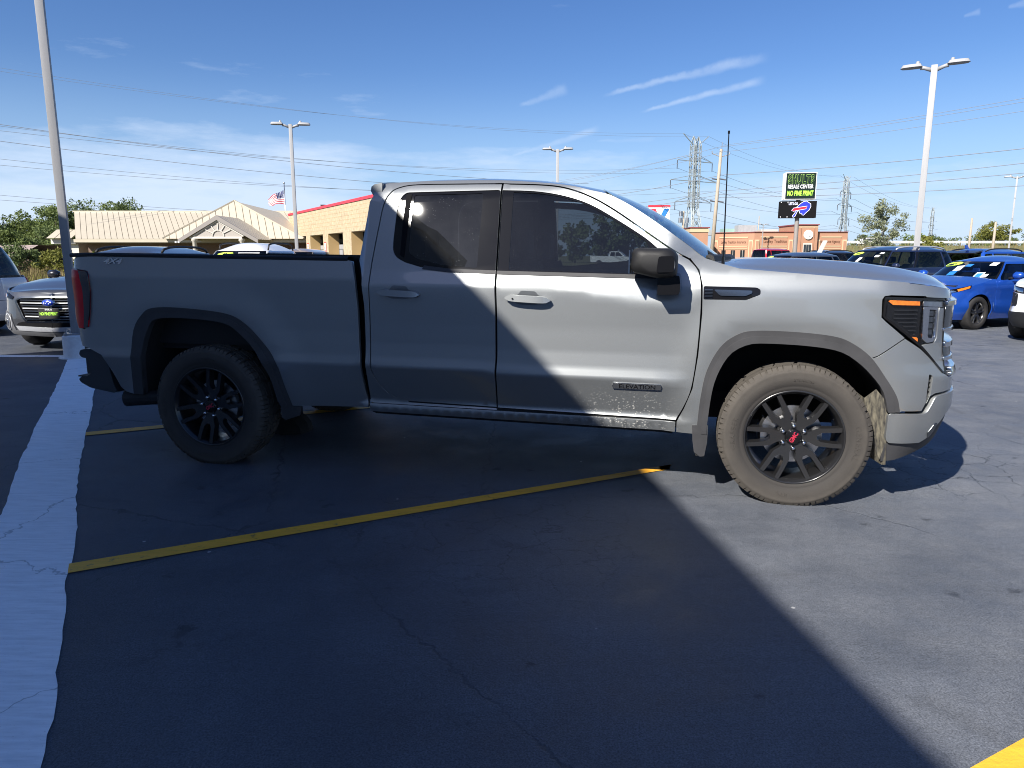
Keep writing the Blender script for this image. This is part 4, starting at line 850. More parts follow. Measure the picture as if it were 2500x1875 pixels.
def polar(pts, c):
    pts = cr(pts, 6)
    a = np.array([math.atan2(z - c[1], x - c[0]) for x, z in pts]); r = np.array([math.hypot(x - c[0], z - c[1]) for x, z in pts]); o = np.argsort(a); A = np.linspace(-.4, math.pi + .4, 240); q = np.interp(A, a[o], r[o]); g = np.exp(-np.linspace(-2, 2, 13) ** 2 / 2); g /= g.sum(); return A, np.convolve(np.pad(q, 6, mode='edge'), g, 'valid')
CF, CRR = (3.735, .42), (-.03, .42)
PF, PR = polar(ARCH_F, CF), polar([(x * 1.0 - (.03 if x < 0 else -.03), z + .03) for x, z in TRIM_R], CRR)
def flare(s, z):
    out = 0
    for (c, p, hgt) in ((CF, PF, .012), (CRR, PR, .013)):
        dx, dz = s - c[0], z - c[1]; th = np.arctan2(dz, dx); rho = np.hypot(dx, dz) / np.interp(th, p[0], p[1])
        m = smoothstep(1.30, 1.0, rho) - .30 * np.clip((1.0 - rho) / .06, 0, 1.5)
        out = out + hgt * m * smoothstep(-.35, .1, dz)
    return out
def tside(s, z):
    s = np.asarray(s, float); z = np.asarray(z, float)
    zc = 1.243 - .088 * smoothstep(2.25, 3.05, s); zl = .745 - .045 * np.clip((s - 1.2) / 1.8, 0, 1)
    zm = np.where(z > 1.33, z, np.where(z > zc, 1.243 + (z - zc) * (1.33 - 1.243) / (1.33 - zc), np.where(z > 1.0, 1.0 + (z - 1.0) * .243 / (zc - 1.0), np.where(z > zl, .745 + (z - zl) * .255 / (1.0 - zl), np.where(z > .5, .5 + (z - .5) * .245 / (zl - .5), z)))))
    cab = CAB(zm); fen = FEN(z); bed = BED(z)
    k = smoothstep(2.98, 3.2, s); b = smoothstep(1.085, 1.125, s)
    return (bed * (1 - b) + cab * b) * (1 - k) + fen * k + flare(s, z)
TS = Shell([(-1.16, 0), (-1.155, .35), (-1.135, .7), (-1.10, .88), (-1.03, .965), (-.85, .992), (-.4, .998), (.5, 1.0), (1.5, 1.0), (2.5, 1.0), (3.4, 1.0), (4.0, .998), (4.22, .99), (4.38, .955), (4.50, .885), (4.575, .79), (4.635, .62), (4.70, .3), (4.715, 0)],
           tside, lambda s, z: FRONT(z), lambda s, z: 0 * z)
# ---------------------------------------------------------------- pickup truck: wheels
def wheel_empty(parent, loc, flip=False, rot=0):
    w = bpy.data.objects.new('wheel', None); COL.objects.link(w); w.parent = parent; w.location = loc; w.empty_display_size = .1
    w.rotation_euler = (0, 0, math.pi) if flip else (0, 0, 0); return w

def truck_wheel(root, loc, front, rot=0.0):
    w = wheel_empty(root, loc)
    Y = lambda t: -t                                       # outward is -y
    # tyre carcass
    prof = [(.262, .105), (.276, .118), (.292, .1245), (.297, .1235), (.302, .1275), (.33, .1345), (.352, .1355), (.372, .1315), (.378, .1325), (.386, .128), (.396, .119), (.404, .104), (.409, .07), (.411, 0), (.409, -.07), (.404, -.104), (.386, -.128), (.35, -.1355), (.30, -.128), (.262, -.105)]
    MB().lathe([(r, Y(t)) for r, t in prof], 72).build('tyre', M['rubber'], w, True)
    # tread: shoulder lugs, centre rows
    tb = MB(); N = 44
    for i in range(N):
        a = 2 * math.pi * (i + .1 * math.sin(i * 2.4)) / N; da = 2 * math.pi / N
        def pt(al, r, t): return (r * math.cos(al), Y(t), r * math.sin(al))
        for sgn in (1, -1):
            for h0, h1 in ((.06, .44), (.54, .94)):
                A0, A1 = a + da * h0, a + da * h1; long_ = h0 < .3
                ring = [(.386 if long_ else .391, .1285 if long_ else .124), (.401, .118), (.4145, .106), (.4185, .060), (.408, .058), (.395, .09)]
                if sgn < 0: A0, A1 = A0 + da * .3, A1 + da * .3
                v = [pt(al, r, sgn * t) for al in (A0, A1) for r, t in ring]; n = len(ring)
                tb.add(v, [tuple(range(n)), tuple(range(2 * n - 1, n - 1, -1))] + [(k, n + k, n + (k + 1) % n, (k + 1) % n) for k in range(n)])
            for t0, t1, sk in ((.008, .052, .25),):
                A0, A1 = a + da * .05, a + da * .9
                v = [pt(al + da * sk * (t - t0) / .05, r, sgn * t) for r in (.4195, .405) for al, t in ((A0, t0), (A1, t0), (A1, t1), (A0, t1))]
                tb.add(v, [(0, 1, 2, 3), (7, 6, 5, 4), (0, 4, 5, 1), (1, 5, 6, 2), (2, 6, 7, 3), (3, 7, 4, 0)])
    stuff(tb.build('tread', M['rubber'], w))
    # raised lettering on the sidewall
    for body, a0, sz in (('GENERAL', -2, .040), ('GRABBER', 178, .038), ('HTS', 262, .030), ('275/60R20', 85, .020)):
        def ring(x, y, z, a0=a0, sz=sz):
            r = (.338 if sz > .035 else .335) + y; a = R(a0) - x / .338; return (r * math.cos(a), Y(.1352 + z + (.0008 if r > .33 else -.001)), r * math.sin(a))
        lettering('lettering', body, sz, ring, M['rubber'], w, depth=.0012, bold=.012, space=1.25)
    # rim: barrel, lip, six forked spokes
    MB().lathe([(.2745, Y(.118)), (.270, Y(.122)), (.264, Y(.119)), (.262, Y(.110)), (.254, Y(.104)), (.248, Y(.085)), (.243, Y(.02)), (.243, Y(-.10)), (.262, Y(-.118)), (.27, Y(-.118))], 72).build('rim', M['satin'], w, True)
    for k in range(6):
        th = R(60 * k + rot)
        def fn(u, v, d, th=th):
            dep = .088 + .024 * min(1, max(0, (u - .05) / .17)) - d
            return (u * math.cos(th) - v * math.sin(th), Y(dep), u * math.sin(th) + v * math.cos(th))
        half = [(.036, .010), (.050, .030), (.085, .036), (.122, .056), (.18, .0605), (.2575, .064), (.2585, .030), (.20, .0245), (.150, .0205), (.131, .008)]
        poly = half + [(x, -y) for x, y in reversed(half)]
        sp = MB().prism(poly, 0.0, .042, fn, inset=.0055)
        rib = [(.126, .046), (.18, .052), (.245, .055), (.245, .0345), (.185, .031), (.14, .027)]
        o = sp.build('spoke', M['satin'], w); sharpen(o, 28)
    MB().lathe([(.0, Y(.085)), (.052, Y(.085)), (.078, Y(.079)), (.088, Y(.055)), (.088, Y(.03))], 36).build('hub', M['satin'], w, True)
    cap = MB().lathe([(0, Y(.108)), (.038, Y(.1065)), (.0435, Y(.102)), (.046, Y(.085))], 36).build('hub_cap', M['gloss'], w, True)
    ca = R(62) if front else R(28)
    lettering('logo', 'GMC', .034, lambda x, y, z: (x * math.cos(ca) - y * math.sin(ca), Y(.1088 + z), x * math.sin(ca) + y * math.cos(ca)), M['redtext'], w, bold=.03, depth=.0006, sx=.86)
    nut = MB().lathe([(0, Y(.112)), (.006, Y(.111)), (.010, Y(.107)), (.0115, Y(.085))], 10).v
    for k in range(6):
        a = R(60 * k + 30 + rot); cx, cz = .0655 * math.cos(a), .0655 * math.sin(a)
        MB().lathe([(0, Y(.112)), (.006, Y(.111)), (.0105, Y(.107)), (.0125, Y(.080))], 10).build('lug_nut', M['chrome'], w, True).location = (cx, 0, cz)
        MB().lathe([(.014, Y(.0875)), (.0185, Y(.0885)), (.0195, Y(.084))], 14).build('nut_seat', M['satin'], w, True).location = (cx, 0, cz)
    MB().lathe([(.0, Y(.030)), (.075, Y(.030)), (.078, Y(.018)), (.168, Y(.018)), (.170, Y(.0)), (.0, Y(.0))], 48).build('brake_disc', M['steel'], w)
    cl = MB(); c0, c1 = (R(150), R(205)) if front else (R(-25), R(25))
    cl.lathe([(.105, Y(.045)), (.175, Y(.050)), (.188, Y(.03)), (.188, Y(-.03)), (.105, Y(-.03))], 12, 'y', c0, c1); cl.build('brake_caliper', M['steel'], w)
    vs = MB().tube([(.236 * math.cos(R(28)), Y(.09), .236 * math.sin(R(28))), (.232 * math.cos(R(30)), Y(.115), .232 * math.sin(R(30)))], .004, 6); vs.build('valve_stem', M['gloss'], w)
    return w

# ---------------------------------------------------------------- pickup truck: body
def mirror_y(o, name=None):
    """second copy of a part on the other side of the vehicle"""
    me = o.data.copy(); co = np.empty(len(me.vertices) * 3); me.vertices.foreach_get('co', co); co = co.reshape(-1, 3); co[:, 1] *= -1
    me.vertices.foreach_set('co', co.ravel()); me.flip_normals(); me.update()
    c = bpy.data.objects.new(name or o.name.split('.')[0], me); COL.objects.link(c); c.parent = o.parent; c.location = (o.location.x, -o.location.y, o.location.z); return c

def build_truck():
    T = thing('pickup_truck', 'silver grey double cab pickup truck parked across the foreground, half of it in shade', 'pickup truck', (-1.825, 5.697, 0), R(-12.76))
    G = M['grey']
    E1 = .004
    # ---- doors and cab
    rd = [(1.983, 1.860)] + cr([(1.533, 1.868), (1.40, 1.866), (1.32, 1.852), (1.268, 1.822), (1.228, 1.745), (1.208, 1.604), (1.190, 1.448), (1.180, 1.324), (1.180, 1.119), (1.178, .804), (1.183, .698), (1.218, .615), (1.268, .556), (1.33, .520), (1.40, .503)], 5) + [(1.986, .492), (1.997, .83), (1.995, 1.10), (1.989, 1.328)]
    fd_top = cr([(1.988, 1.860), (2.222, 1.848), (2.375, 1.826), (2.528, 1.772), (2.68, 1.688), (2.879, 1.553), (3.024, 1.456), (3.118, 1.405)], 5)
    fd_front = cr([(3.118, 1.405), (3.168, 1.345), (3.188, 1.26), (3.192, 1.104), (3.182, .866), (3.159, .671), (3.118, .55), (3.078, .470)], 5)
    fd = fd_top + fd_front[1:] + [(1.992, .489), (2.002, .83), (2.000, 1.10), (1.994, 1.328)]
    rw = fil([(1.369, 1.818), (1.335, 1.785), (1.318, 1.70), (1.312, 1.52), (1.316, 1.455), (1.342, 1.415), (1.40, 1.385), (1.516, 1.354), (1.68, 1.337), (1.986, 1.327), (1.982, 1.822)], .02, 3)
    fw = [(1.991, 1.820)] + cr([(2.10, 1.816), (2.224, 1.806), (2.378, 1.778), (2.53, 1.727), (2.682, 1.643), (2.831, 1.550), (2.89, 1.508), (2.935, 1.470)], 4) + [(2.955, 1.44), (2.93, 1.306), (2.794, 1.309), (1.997, 1.325)]
    rg = fil([(1.425, 1.800), (1.416, 1.60), (1.418, 1.445), (1.475, 1.408), (1.634, 1.370), (1.866, 1.352), (1.872, 1.803)], .015, 3)
    fg = [(2.062, 1.806)] + cr([(2.224, 1.795), (2.37, 1.768), (2.52, 1.717), (2.67, 1.634), (2.80, 1.553), (2.872, 1.502)], 4) + [(2.885, 1.48), (2.885, 1.322), (2.70, 1.327), (2.066, 1.341)]
    for o in skin('rear_door', TS, offs(rd[::-1], -E1), G, T, [rw]):
        sd = 1 if np.mean([v.co.y for v in o.data.vertices]) < 0 else -1
        skin('window_trim', TS, rw, M['gloss'], o, [rg], off=-.006, flange=.02, sides=(sd,))
        skin('window', TS, offs(rg[::-1], .003), M['tint'], o, off=-.010, flange=0, sides=(sd,))
        skin('window_channel', TS, [(1.372, 1.806), (1.366, 1.62), (1.366, 1.43), (1.392, 1.415), (1.398, 1.62), (1.408, 1.806)], M['gap'], o, off=-.001, flange=.006, sides=(sd,))
        skin('belt_moulding', TS, [(1.52, 1.345), (1.68, 1.327), (1.990, 1.318), (1.990, 1.338), (1.69, 1.348), (1.53, 1.366)], M['trim'], o, off=.005, flange=.012, sides=(sd,))
        handle(o, 1.382, 1.198, sd, False)
    for o in skin('front_door', TS, offs(fd[::-1], -E1), G, T, [fw]):
        sd = 1 if np.mean([v.co.y for v in o.data.vertices]) < 0 else -1
        skin('window_trim', TS, fw, M['gloss'], o, [fg], off=-.006, flange=.02, sides=(sd,))
        skin('window', TS, offs(fg[::-1], .003), M['tintf'], o, off=-.010, flange=0, sides=(sd,))
        skin('belt_moulding', TS, [(1.996, 1.316), (2.80, 1.299), (2.935, 1.296), (2.93, 1.318), (2.80, 1.320), (1.996, 1.337)], M['trim'], o, off=.005, flange=.012, sides=(sd,))
        handle(o, 2.195, 1.174, sd, True)
        bp = [(2.712, .692), (2.985, .690), (2.992, .672), (2.985, .650), (2.712, .651), (2.705, .672)]
        skin('badge', TS, bp, M['chrome'], o, off=.007, flange=.008, sides=(sd,), sp=(.05, .02)); skin('badge_plate', TS, offs(bp, -.004), M['plate'], o, off=.0078, flange=.002, sides=(sd,), sp=(.05, .02))
        def bl(x, y, z, sd=sd):
            p = TS.P(2.85 + x * sd, .671 + y, .0085); return (p[0], p[1] * sd, p[2])
        lettering('badge_lettering', 'ELEVATION', .036, bl, M['gloss'], o, bold=.012, sx=1.14)
    cab = [(1.142, .492), (1.146, .90), (1.146, 1.12), (1.128, 1.283), (1.104, 1.396), (1.114, 1.531), (1.130, 1.762), (1.150, 1.800), (1.155, 1.872)] + cr([(1.244, 1.884), (1.533, 1.892), (1.857, 1.888), (2.067, 1.878), (2.374, 1.846), (2.526, 1.811), (2.646, 1.779), (2.775, 1.713), (2.923, 1.617), (3.069, 1.512), (3.165, 1.442)], 4) + [(3.140, 1.415)]
    cab += [(3.121, 1.410)] + [(x + .004, z + .004) for x, z in fd_top[::-1][1:]] + [(1.990, 1.866)] + [(x - .004, z + .003) for x, z in rd[1:-4]] + [(1.40, .497), (1.986, .487), (1.99, .478), (1.16, .486)]
    skin('cab_side', TS, fil(cab, .004, 1), G, T, flange=.03)
    ja = [(1.988, .50), (1.996, 1.3), (1.984, 1.85)]
    skin('door_jamb', TS, [(1.20, .50), (3.12, .46), (3.21, 1.2), (3.14, 1.43), (1.9, 1.31), (1.15, 1.31)], M['gap'], T, off=-.035, flange=0, sp=(.3, .2), edge=.2)
    skin('pillar_jamb', TS, [(1.93, 1.29), (2.06, 1.29), (2.06, 1.87), (1.93, 1.87)], M['gap'], T, off=-.030, flange=.02, sp=(.1, .1), edge=.1)
    skin('rocker_panel', TS, [(1.140, .482), (1.138, .428), (3.076, .398), (3.076, .460)], G, T, flange=.06)
    skin('rocker_lip', TS, [(1.150, .426), (1.16, .408), (3.06, .380), (3.07, .396)], M['plastic'], T, off=-.02, flange=.05)
    # ---- bed
    bed = [(1.012, 1.404), (1.058, 1.388), (1.084, 1.285), (1.096, 1.10), (1.098, .908), (1.106, .70), (1.116, .549), (1.128, .455), (.80, .448), (.585, .44)] + cr(TRIM_R[::-1], 4)[1:] + [(-.70, .485), (-.735, .520), (-.775, .62), (-.84, .745), (-.95, .788), (-1.02, .80), (-1.05, .86), (-1.04, .93), (-.985, .917), (-.936, .935), (-.908, 1.05), (-.885, 1.184), (-.890, 1.295), (-.905, 1.322), (-.96, 1.330), (-1.075, 1.340), (-1.088, 1.40), (-1.05, 1.428), (-.90, 1.432)]
    bs = skin('bed_side', TS, bed, G, T, flange=.03)
    for o in bs:
        sd = 1 if np.mean([v.co.y for v in o.data.vertices]) < 0 else -1
        def bl(x, y, z, sd=sd):
            p = TS.P(-.70 + x * sd, 1.389 + y - .02 * x, .004 + z); return (p[0], p[1] * sd, p[2])
        lettering('badge', '4X4', .047, bl, M['chrome'], o, bold=.03, depth=.003, sx=1.75, shear=.25)
    # black rail cap, inner walls, floor, tailgate
    def rail(sd):
        v = []
        for x in np.linspace(-1.09, 1.03, 30):
            z = np.interp(x, [-1.09, -.9, 1.012], [1.428, 1.433, 1.405]); w = -TS.P(x, z)[1] + .004
            v += [(x, -sd * w, z - .014), (x, -sd * (w + .002), z + .004), (x, -sd * (w - .008), z + .014), (x, -sd * (w - .085), z + .014), (x, -sd * (w - .09), z - .02)]
        f = [(i * 5 + k, i * 5 + k + 1, i * 5 + k + 6, i * 5 + k + 5) for i in range(29) for k in range(4)]
        return mk('bed_rail_cap', v, [q[::-1] for q in f] if sd < 0 else f, M['plastic'], T)
    for sd in (1, -1): rail(sd)
    b = MB(); b.box((-1.10, -.80, .78), (1.06, .80, .82))
    for sd in (1, -1): b.box((-1.08, sd * .80, .82), (1.05, sd * .84, 1.41)); b.box((-.52, sd * .80, .82), (.50, sd * .60, 1.02))
    b.box((1.02, -.84, .82), (1.06, .84, 1.40)); b.build('bed_liner', M['plastic'], T)
    tg = MB(); tg.box((-1.10, -.86, .83), (-1.05, .86, 1.415), .02); tg.build('tailgate', G, T, auto=30)
    # wheel well liners
    for con, nm in ((IN_R, 'rear'), (IN_F, 'front')):
        c = cr(con, 4); v = []
        for x, z in c:
            y0 = TS.P(x, z)[1]
            v += [(x, y0 + .02, z), (x, -.52, z + .01)]
        f = [(2 * i, 2 * i + 1, 2 * i + 3, 2 * i + 2) for i in range(len(c) - 1)]; n = len(c)
        f.append(tuple(2 * i + 1 for i in range(n)))
        o = mk('wheel_well', v, f, M['liner'], T); mirror_y(o)
    # mud splashed rear face of the front bumper, seen behind the front tyre
    g = mk('splash_shield', [(4.217, -.965, .56), (4.225, -.955, .40), (4.235, -.94, .270), (4.222, -.915, .262), (4.175, -.90, .37), (4.140, -.90, .52), (4.105, -.90, .64), (4.150, -.945, .70), (4.195, -.968, .645), (4.12, -.70, .30), (4.08, -.70, .66)], [(0, 1, 2, 3, 4, 5, 6, 7, 8), (3, 9, 10, 6, 5, 4)], M['mud'], T); mirror_y(g)
    # arch mouldings
    for tr, inn in ((TRIM_R, IN_R), (TRIM_F, IN_F)):
        ring = cr(tr, 4) + cr(inn, 4)[::-1]
        skin('arch_moulding', TS, ring, M['trim'], T, off=.004, flange=.045, sp=(.05, .05), edge=.02)
        mid = [((a[0] * .55 + b[0] * .45), (a[1] * .55 + b[1] * .45)) for a, b in zip(resample_n(cr(tr, 4), 40), resample_n(cr(inn, 4), 40))]
        skin('arch_lip', TS, mid + resample_n(cr(inn, 4), 40)[::-1], M['trim'], T, off=.010, flange=.03, sp=(.05, .05), edge=.02)
    for pts in ([(3.172, .452), (3.262, .458), (3.262, .35), (3.250, .262), (3.225, .258), (3.19, .285), (3.178, .36)], [(.50, .44), (.60, .435), (.650, .440), (.632, .375), (.52, .335), (.49, .35)]):
        o = skin('mud_flap', TS, pts, M['trim'], T, off=.006, flange=.012, sp=(.05, .05))
    for bb in (((3.20, -.70, .26), (3.215, -.95, .50)), ((.50, -.70, .33), (.515, -.93, .55))): b = MB(); b.box(*bb); o = b.build('mud_guard', M['liner'], T); mirror_y(o)
    # ---- front fender, bumper, lamp
    top = [(3.165, 1.444), (3.205, 1.412), (3.30, 1.380), (3.393, 1.355), (3.768, 1.325), (4.104, 1.297), (4.20, 1.291), (4.262, 1.285), (4.315, 1.255), (4.360, 1.214)]
    fen = [(3.084, .398), (3.084, .464), (3.122, .547), (3.165, .671), (3.188, .866), (3.199, 1.104), (3.195, 1.26), (3.174, 1.348), (3.124, 1.409), (3.142, 1.424)] + top + [(4.17, 1.219), (4.137, 1.214), (4.126, 1.195), (4.130, 1.10), (4.156, 1.075), (4.262, .990), (4.128, .893), (4.098, .880)]
    k = [i for i, p in enumerate(TRIM_F) if p[0] < 4.05][-1]
    fen += [p for p in cr(TRIM_F[:k + 1], 4)[::-1]]
    vent_hole = [(3.200, 1.258), (3.484, 1.253), (3.505, 1.241), (3.506, 1.214), (3.432, 1.183), (3.202, 1.183)]
    for o in skin('front_fender', TS, fen, G, T, [fil(vent_hole, .008, 2)], flange=.02):
        sd = 1 if np.mean([v.co.y for v in o.data.vertices]) < 0 else -1
        skin('fender_vent', TS, fil(vent_hole, .008, 2), M['gloss'], o, off=-.004, flange=.006, sides=(sd,))
        skin('vent_lens', TS, fil([(3.255, 1.240), (3.46, 1.236), (3.462, 1.222), (3.425, 1.205), (3.29, 1.206)], .01, 2), M['darkchrome'], o, off=.003, flange=.008, sides=(sd,))
        for zz in (1.190, 1.198, 1.206, 1.214, 1.222, 1.230, 1.238):
            skin('vent_slat', TS, [(3.206, zz), (3.25, zz), (3.25, zz + .003), (3.206, zz + .003)], M['darkchrome'], o, off=.001, flange=.004, sides=(sd,))
    k2 = k
    bu = [(4.108, .878), (4.129, .886), (4.266, .984), (4.36, .928), (4.44, .866), (4.53, .792), (4.60, .762), (4.70, .757), (5.452, .75), (5.452, .692), (4.66, .690), (4.598, .690), (4.48, .682), (4.44, .665), (4.419, .628), (4.400, .586), (4.282, .588)] + cr(TRIM_F[k:], 4)[::-1]
    duct = fil([(4.424, .792), (4.452, .780), (4.447, .673), (4.424, .622), (4.421, .689)], .01, 2)
    for o in skin('bumper_cover', TS, bu, G, T, [duct], flange=.02):
        sd = 1 if np.mean([v.co.y for v in o.data.vertices]) < 0 else -1
        skin('air_duct', TS, duct, M['gap'], o, off=-.03, flange=0, sides=(sd,))
        for i in range(5):
            z = .66 + i * .026; skin('duct_fin', TS, [(4.423, z), (4.45, z), (4.45, z + .008), (4.423, z + .008)], M['gloss'], o, off=-.012, flange=.008, sides=(sd,))
    bar = [(4.213, .562), (4.222, .574), (4.410, .568), (4.434, .579), (4.472, .656), (4.49, .668), (4.61, .680), (5.452, .684), (5.452, .585), (4.674, .587), (4.60, .560), (4.53, .490), (4.49, .425), (4.435, .398), (4.231, .403), (4.216, .43)]
    skin('front_bumper', TS, fil(bar, .012, 2), G, T, off=.012, flange=.05)
    skin('bumper_insert', TS, fil([(4.47, .455), (4.505, .505), (4.53, .51), (4.515, .455), (4.49, .42)], .006, 2), M['darkchrome'], T, off=.016, flange=.006)
    low = [(4.226, .396), (4.435, .392), (4.495, .418), (4.54, .482), (4.61, .552), (4.68, .578), (5.452, .576), (5.452, .42), (4.72, .42), (4.60, .38), (4.456, .335), (4.30, .295), (4.218, .285)]
    skin('bumper_valance', TS, low, M['trim'], T, off=-.004, flange=.06)
    lamp = fil([(4.139, 1.211), (4.33, 1.204), (4.505, 1.199), (4.535, .982), (4.56, .79), (4.530, .788), (4.36, .937), (4.165, 1.080), (4.137, 1.102)], .012, 3)
    for o in skin('headlight', TS, lamp, M['gloss'], T, off=-.022, flange=.004):
        sd = 1 if np.mean([v.co.y for v in o.data.vertices]) < 0 else -1; S1 = (sd,)
        rim = offs(lamp[::-1], -.011)
        skin('lamp_bezel', TS, lamp, M['gloss'], o, [rim], off=.004, flange=.03, sides=S1)
        am = [(4.160, 1.186), (4.170, 1.193), (4.328, 1.187), (4.330, 1.164), (4.186, 1.167)]
        skin('side_marker', TS, am, M['amber'], o, off=-.004, flange=.014, sides=S1)
        skin('side_marker', TS, [(4.30, .993), (4.332, .993), (4.340, .985), (4.340, .956)], M['amber'], o, off=-.004, flange=.014, sides=S1)
        for i in range(7):
            z = 1.135 - i * .022; x0 = 4.17 if z > 1.09 else 4.17 + (1.09 - z) * 1.35
            skin('reflector_rib', TS, [(x0 + .03, z), (4.325, z), (4.325, z + .006), (x0 + .03, z + .006)], M['plastic'], o, off=-.010, flange=.012, sides=S1)
        skin('lens', TS, offs([(4.150, 1.200), (4.335, 1.196), (4.34, .955), (4.33, .965), (4.172, 1.083), (4.149, 1.105)][::-1], -.002), M['smoke'], o, off=.002, flange=0, sides=S1)
        skin('running_lamp', TS, [(4.348, 1.186), (4.497, 1.181), (4.500, 1.153), (4.350, 1.160)], M['steel'], o, off=-.002, flange=.02, sides=S1)
        c = [(4.352, 1.156), (4.452, 1.153), (4.462, .985), (4.44, .965), (4.400, .962), (4.365, .985)]
        ci = [(4.392, 1.142), (4.446, 1.139), (4.453, .992), (4.435, .985), (4.407, .988), (4.398, 1.0)]
        skin('lamp_surround', TS, c, M['chrome'], o, [ci], off=-.001, flange=.03, sides=S1)
        for i in range(4):
            z0 = 1.005 + i * .034; skin('lamp_projector', TS, [(4.402, z0), (4.442, z0), (4.440, z0 + .027), (4.400, z0 + .027)], M['darkchrome'], o, off=-.012, flange=.01, sides=S1)
        skin('lens', TS, [(4.345, 1.192), (4.50, 1.186), (4.515, 1.08), (4.505, .96), (4.36, .965), (4.348, .985)], M['lens'], o, off=.004, flange=0, sides=S1)
        skin('lamp_trim', TS, [(4.462, 1.150), (4.500, 1.148), (4.527, 1.0), (4.555, .80), (4.528, .80), (4.40, .912), (4.362, .945), (4.40, .955), (4.452, .958), (4.470, .99)], M['grey'], o, off=.002, flange=.02, sides=S1)
    # grille: dark mesh and chrome bars
    skin('grille', TS, [(4.50, 1.20), (5.452, 1.19), (5.452, .76), (4.60, .765), (4.56, .80), (4.53, .98)], M['gap'], T, off=-.03, flange=0)
    for z0, z1, s0, hh in ((1.020, 1.180, 4.515, 0), (.862, .955, 4.535, 0), (.775, .815, 4.60, 0)):
        skin('grille_mesh', TS, [(s0, z0 + .018), (5.452, z0 + .01), (5.452, z1 - .01), (s0, z1 - .018)], M['darkchrome'], T, off=.008, flange=.04)
        skin('grille_bar', TS, fil([(s0 - .005, z1 - .020), (5.452, z1 - .014), (5.452, z1 + .014), (s0 - .005, z1 + .006)], .006, 2), M['chrome'], T, off=.020, flange=.05)
        skin('grille_bar', TS, fil([(s0 - .005, z0), (5.452, z0 - .006), (5.452, z0 + .016), (s0 - .005, z0 + .018)], .006, 2), M['chrome'], T, off=.016, flange=.05)
    lettering('emblem', 'GMC', .20, lambda x, y, z: (4.655 + z, x, 1.0 + y), M['redtext'], T, bold=.03, depth=.01)
    # ---- hood
    EX = [3.20, 3.393, 3.768, 4.104, 4.262, 4.36, 4.45, 4.53, 4.62, 5.0, 5.452]; EZ = [1.405, 1.352, 1.322, 1.294, 1.282, 1.272, 1.262, 1.252, 1.243, 1.236, 1.232]
    HX = [3.20, 3.5, 3.75, 4.07, 4.3, 4.45, 4.56, 4.63, 4.67, 4.70]; HZ = [1.402, 1.413, 1.413, 1.392, 1.360, 1.330, 1.298, 1.270, 1.250, 1.236]
    g = Table([(0, .97), (.30, .93), (.47, 1.0), (.62, .96), (.86, .42), (.95, .12), (1.0, .0)], .02)
    def hood(u, v):
        s = 3.215 + (5.40 - 3.215) * (1 - (1 - u) ** 1.5); q = v * 2 - 1
        e = np.interp(s, EX, EZ); p = TS.P(s, e, -.002); x = p[0]
        bow = .085 * (1 - q * q) * max(0, 1 - (x - 3.215) / .8)
        H = max(np.interp(x, HX, HZ), e + .002)
        return (x + bow * .9, p[1] * -q, e + (H - e) * float(g(abs(q))))
    grid('hood', hood, 48, 48, G, T, flip=False)
    skin('hood_nose', TS, [(4.268, 1.280), (4.32, 1.252), (4.366, 1.208), (4.52, 1.200), (5.452, 1.188), (5.452, 1.231), (5.0, 1.235), (4.62, 1.242), (4.53, 1.251), (4.45, 1.261), (4.36, 1.271)], G, T, flange=.02)
    skin('inner_front', TS, [(4.14, 1.20), (4.50, 1.20), (5.452, 1.20), (5.452, .42), (4.30, .42), (4.40, .8)], M['gap'], T, off=-.06, flange=0, sp=(.2, .2), edge=.1)
    # cowl and wipers
    cw = MB(); cw.tube([(3.23, -.80, 1.40), (3.34, -.55, 1.392), (3.40, 0, 1.392), (3.34, .55, 1.392), (3.23, .80, 1.40)], [.035, .04, .045, .04, .035], 8); cw.build('cowl', M['plastic'], T)
    wp = MB(); wp.tube([(3.30, -.70, 1.40), (3.25, -.62, 1.432), (3.23, -.15, 1.475)], [.014, .011, .006], 6); wp.tube([(3.25, -.74, 1.432), (3.205, -.40, 1.475), (3.20, -.02, 1.485)], .007, 5)
    wp.build('wiper', M['plastic'], T); wp = MB(); wp.tube([(3.38, .05, 1.40), (3.30, .15, 1.442), (3.26, .62, 1.455)], [.014, .011, .006], 6); wp.build('wiper', M['plastic'], T)
    # ---- windscreen and roof
    def screen(u, v):
        q = v * 2 - 1; k = 1 - abs(q) ** 2.2
        xe, we, ze = 2.625 + .575 * u, .775 + .115 * u, np.interp(u, [0, .24, .5, .78, 1], [1.800, 1.722, 1.622, 1.512, 1.415])
        xc, zc = 2.545 + .825 * u, 1.868 + u * (1.392 - 1.868) + .055 * math.sin(math.pi * u)
        return (xe + (xc - xe) * k, -q * we, ze + (zc - ze) * k)
    grid('windscreen', screen, 16, 20, M['wind'], T)
    RX = [1.155, 1.25, 1.53, 1.86, 2.07, 2.374, 2.526, 2.635]; RZ = [1.868, 1.882, 1.890, 1.886, 1.876, 1.845, 1.811, 1.785]
    CX_ = [1.10, 1.25, 1.5, 1.86, 2.2, 2.45, 2.56, 2.62]; CZ = [1.895, 1.922, 1.940, 1.942, 1.920, 1.885, 1.864, 1.85]
    def roof(u, v):
        q = v * 2 - 1; s = 1.155 + 1.475 * u; e = np.interp(s, RX, RZ); p = TS.P(s, e, 0)
        x = s - .06 * u * u * (1 - abs(q) ** 2.2); return (x - .03 * (1 - u) ** 6 * (1 - q * q), -q * -p[1], e + (np.interp(s, CX_, CZ) - e) * (1 - abs(q) ** 2.6))
    grid('roof', roof, 24, 24, G, T)
